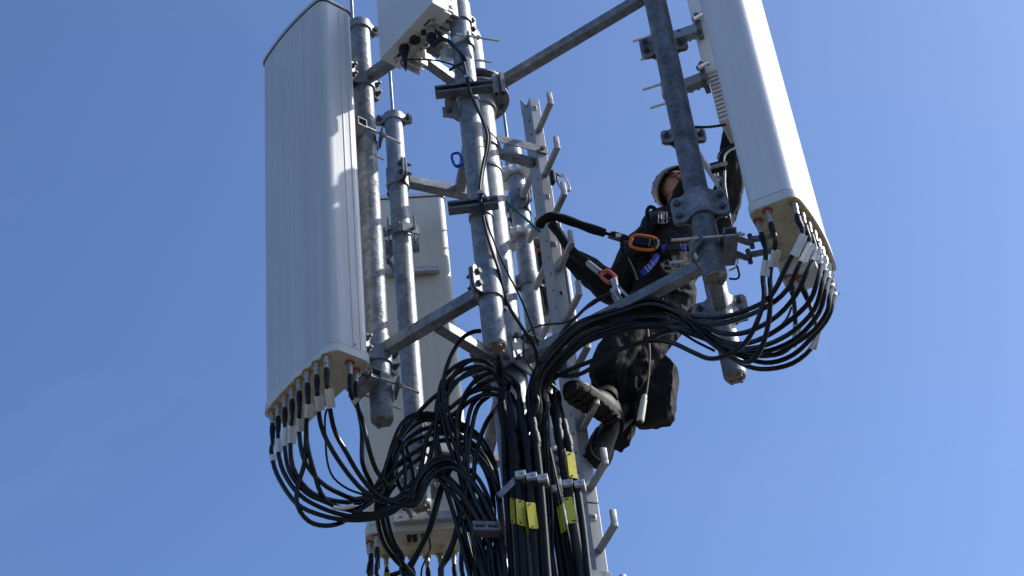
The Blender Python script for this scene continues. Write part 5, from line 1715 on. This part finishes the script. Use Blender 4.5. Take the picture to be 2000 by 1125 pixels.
# boots
def boot(toe, heel, ankle, up=UP, size=None):
    f = (toe - heel)
    L = size or f.length * 0.98
    f.normalize()
    UP = (V(up) - f * V(up).dot(f)).normalized()
    s_ = UP.cross(f)
    o = V(heel)
    L = min(max(L, 0.29), 0.33)

    def outline(k, grow=0.0, zig=0.0):
        pts = []
        n = 44
        for i in range(n):
            a = 2 * math.pi * i / n
            x = 0.5 - 0.5 * math.cos(a)
            w = (0.030 + 0.022 * math.sin(min(1, x / 0.95) * math.pi * 0.62) + 0.004) * max(0.0, 1 - max(0, (x - 0.72) / 0.28) ** 2.4) ** 0.5
            w *= max(0.0, 1 - max(0, (0.13 - x) / 0.13) ** 2.2) ** 0.5
            w = w * k + grow
            y = w * (1 if math.sin(a) >= 0 else -1)
            if zig:
                y += (zig if i % 2 else -zig) * (1 if math.sin(a) >= 0 else -1)
            pts.append((x * L, y))
        return pts
    b = thing_part('boot', man, o)
    so = MB()

    def lay(pp, z):
        return [o + f * x + s_ * y + UP * z for x, y in pp]
    so.loft([lay(outline(0.97, 0, 0.003), 0.0), lay(outline(1.02, 0.003, 0.003), 0.012), lay(outline(1.02, 0.004, 0.0015), 0.030), lay(outline(1.0, 0.0), 0.034)])
    sole_o = so.build('sole', M['rubber'], b)
    for j in range(7):
        xx = L * (0.10 + 0.125 * j)
        for sg in (-1, 1):
            if abs(j - 2.3) < 0.4:
                continue
            MB_T.append((sole_o, o + f * xx + s_ * (0.021 * sg) - UP * 0.004, f, s_))
    up = MB()
    rings = []
    prof = [(0.0, 0.034, 0.125, 0.036), (0.06, 0.036, 0.135, 0.040), (0.2, 0.036, 0.13, 0.043), (0.36, 0.036, 0.115, 0.042), (0.5, 0.036, 0.088, 0.045), (0.68, 0.036, 0.070, 0.050), (0.84, 0.036, 0.058, 0.046), (0.95, 0.036, 0.046, 0.030), (0.99, 0.036, 0.040, 0.012)]
    for x, z0, z1, w in prof:
        ring = []
        for i in range(14):
            a = math.pi * i / 13
            ring.append(o + f * (x * L) + s_ * (w * math.cos(a) * (1 if 0 else 1)) + UP * (z0 + (z1 - z0) * max(0.0, math.sin(a)) ** 0.7))
        rings.append(ring)
    up.loft(rings)
    up.tube([o + f * 0.055 + UP * 0.09, V(ankle) * 0.6 + (o + f * 0.06 + UP * 0.15) * 0.4, V(ankle) + UP * 0.06], [0.05, 0.052, 0.055], 16)
    up.build('upper', M['leather'], b)
    MB().loft([lay(outline(1.0, 0.002), 0.0345), lay(outline(0.99, 0.002), 0.046)]).build('rand', M['leather'], b)
    return b


def thing_part(name, parent, loc):
    o = bpy.data.objects.new(name, None)
    COLL.objects.link(o)
    o.parent = parent
    o.location = V(loc) - wloc(parent)
    WLOC[o.name] = V(loc)
    return o


MB_T = []
boot(toe1, heel1, anL)
boot(toe2, heel2, heel2 + V((0.06, 0.02, 0.06)), up2, 0.28)
for so, c, f, s_ in MB_T:
    MB().box(c, f, s_, 0.011, 0.015, 0.006, 0.002)   # placed as lugs below
lug = {}
for so, c, f, s_ in MB_T:
    lug.setdefault(so.name, (so, MB()))[1].box(c, f, s_, 0.011, 0.016, 0.005, 0.001)
for so, mb in lug.values():
    mb.build('lugs', M['rubber'], so)['kind'] = 'stuff'

# harness: belt, buckles, shoulder loop, leg straps
belt = [P(x, y, Y) for x, y, Y in ((1240, 500, 6.36), (1262, 488, 6.32), (1290, 485, 6.31), (1320, 484, 6.31), (1350, 484, 6.33))]
hb = MB().tube(spline(belt), 0.017, 10).build('belt', M['fabric'], man)
for x in (1296, 1335):
    q = P(x, 485, 6.292)
    MB().box(q, (1, 0, 0), UP, 0.010, 0.017, 0.006, 0.003).build('blue_loop', M['blue'], hb)
MB().box(P(1316, 484, 6.288), (1, 0, 0), UP, 0.034, 0.019, 0.008, 0.003).build('buckle', M['hole'], hb)
ls = MB().tube(spline([P(1283, 500, 6.30), P(1276, 512, 6.29), P(1264, 526, 6.28), P(1254, 534, 6.28)]), [0.013] * 40 if False else 0.015, 8).build('leg_strap', M['blue'], man)
for (x0, y0, x1, y1) in ((1259, 521, 1267, 531), (1265, 517, 1272, 526), (1271, 510, 1278, 517)):
    MB().bar(P(x0, y0, 6.262), P(x1, y1, 6.262), 0.0025, 0.002, UP).build('white_stripe', M['tuft'], ls)
for (x, y) in ((1306, 513), (1316, 512)):
    MB().bar(P(x - 2, y - 6, 6.285), P(x + 6, y + 7, 6.285), 0.0022, 0.0022, UP).build('ring_bar', M['steel'], hb)
MB().bar(P(1302, 520, 6.285), P(1322, 519, 6.285), 0.0022, 0.0022, UP).build('ring_bar', M['steel'], hb)


def wire_rect(c, ax, ay, a, b, r):
    c = V(c)
    pts = []
    for sx, sy in ((1, 1), (-1, 1), (-1, -1), (1, -1)):
        for k in (0, 1, 2):
            kk = (0.82, 0.94, 1.0)[k] if (sx * sy) > 0 else (1.0, 0.94, 0.82)[k]
            k2 = (1.0, 0.94, 0.82)[k] if (sx * sy) > 0 else (0.82, 0.94, 1.0)[k]
            pts.append(c + ax * (a * sx * k2) + ay * (b * sy * kk))
    pts.append(pts[0])
    return MB().tube(pts, r, 6, False)


bk = MB().box(P(1282, 425, 6.36), (1, 0, 0), UP, 0.030, 0.034, 0.012, 0.004).build('chest_buckle', M['trim'], man)
wire_rect(P(1291, 425, 6.335), V((1, 0, 0.1)).normalized(), V((0.18, 0, 1)).normalized(), 0.013, 0.033, 0.0028).build('buckle_frame', M['steel'], bk)
wire_rect(P(1297, 425, 6.345), V((1, 0, 0.1)).normalized(), V((0.1, 0, 1)).normalized(), 0.014, 0.034, 0.0022).build('buckle_frame', M['steel'], bk)
MB().tube(spline([P(1268, 448, 6.38), P(1265, 430, 6.37), P(1264, 412, 6.37), P(1270, 404, 6.37), P(1279, 408, 6.37), P(1283, 418, 6.37)]), 0.0095, 8).build('shoulder_loop', M['fabric'], man)
MB().tube(spline([P(1255, 480, 6.40), P(1262, 462, 6.37), P(1272, 440, 6.35), P(1282, 425, 6.35)]), 0.020, 8).build('shoulder_strap', M['fabric'], man)
MB().tube(spline([P(1260, 495, 6.36), P(1275, 505, 6.33), P(1265, 540, 6.36), P(1262, 570, 6.38)]), 0.012, 8).build('side_strap', M['fabric'], man)

# tool bag and white-handled tool hanging from the belt
bag = MB()
poly = [(1292, 702), (1302, 694), (1321, 712), (1316, 760), (1313, 800), (1302, 810), (1270, 820), (1236, 820), (1232, 800), (1250, 765), (1270, 735)]
fr_ = [P(x, y, 6.36) for x, y in poly]
cc = sum(fr_, V()) / len(fr_)
off = V((0.02, 0.10, 0))
bag.loft([[cc + (p - cc) * 0.90 - V((0, 0.03, 0)) for p in fr_], [cc + (p - cc) * 0.98 for p in fr_], [p + off * 0.5 for p in fr_], [cc + (p - cc) * 0.92 + off for p in fr_]])
bo = bag.build('tool_bag', M['fabric'], None, smooth=30)
tag(bo, 'black cloth tool bag hanging behind the climber\'s legs', 'bag')
sb = bo.modifiers.new('sub', 'SUBSURF')
sb.subdivision_type = 'SIMPLE'
sb.levels = sb.render_levels = 4
sm = bo.modifiers.new('round', 'SMOOTH')
sm.iterations = 6
sm.factor = 0.5
for nm, ty, sc_, st in (('bag_folds', 'CLOUDS', 0.09, 0.026), ('bag_creases', 'MARBLE', 0.14, -0.008)):
    tx = bpy.data.textures.new(nm, ty)
    tx.noise_scale = sc_
    if ty == 'MARBLE':
        tx.marble_type = 'SHARPER'
        tx.turbulence = 9.0
    dm = bo.modifiers.new(nm, 'DISPLACE')
    dm.texture = tx
    dm.texture_coords = 'GLOBAL'
    dm.strength = st
t = thing('hand_tool', 'white-handled tool dangling on a brown cord in front of the trousers', 'tool', P(1255, 800, 6.1))
MB().tube(spline([P(1263, 615, 6.16), P(1266, 650, 6.13), P(1269, 690, 6.1), P(1267, 730, 6.1), P(1262, 772, 6.1)]), 0.0048, 8).build('cord', M['cord'], t)
hx = P(1259, 772, 6.1)
hy = P(1250, 826, 6.1)
dd = (hy - hx)
ln = dd.length
MB().rtube(hx, hy, [(0, 0.009), (0.004, 0.0115), (0.022, 0.0115), (0.024, 0.014), (ln * 0.9, 0.0155), (ln * 0.95, 0.012)], 16).build('handle', M['white'], t)
MB().rtube(hx + dd * 0.945, hy, [(0, 0.0115), (ln * 0.06, 0.010)], 14).build('tip', M['hole'], t)

# ------------------------------------------------------------------ faint contrail far away
ct = thing('contrail', 'faint white double contrail in the sky below the right antenna', 'contrail', P(1605, 690, 9000))
mcon = bpy.data.materials.new('contrail_vapour')
mcon.use_nodes = True
nt = mcon.node_tree
pb = nt.nodes['Principled BSDF']
pb.inputs['Base Color'].default_value = (0.9, 0.9, 0.9, 1)
tr = nt.nodes.new('ShaderNodeBsdfTransparent')
mx = nt.nodes.new('ShaderNodeMixShader')
mx.inputs[0].default_value = 0.02
nt.links.new(tr.outputs[0], mx.inputs[1])
nt.links.new(pb.outputs[0], mx.inputs[2])
nt.links.new(mx.outputs[0], nt.nodes['Material Output'].inputs['Surface'])
for (x0, y0, x1, y1) in ((1590, 660, 1617, 752), (1600, 650, 1622, 770)):
    a, b = P(x0, y0, 9000), P(x1, y1, 9000)
    MB().tube([a + (b - a) * k / 8 for k in range(9)], [6, 20, 27, 26, 22, 17, 12, 7, 3], 12).build('vapour_trail', mcon, ct)
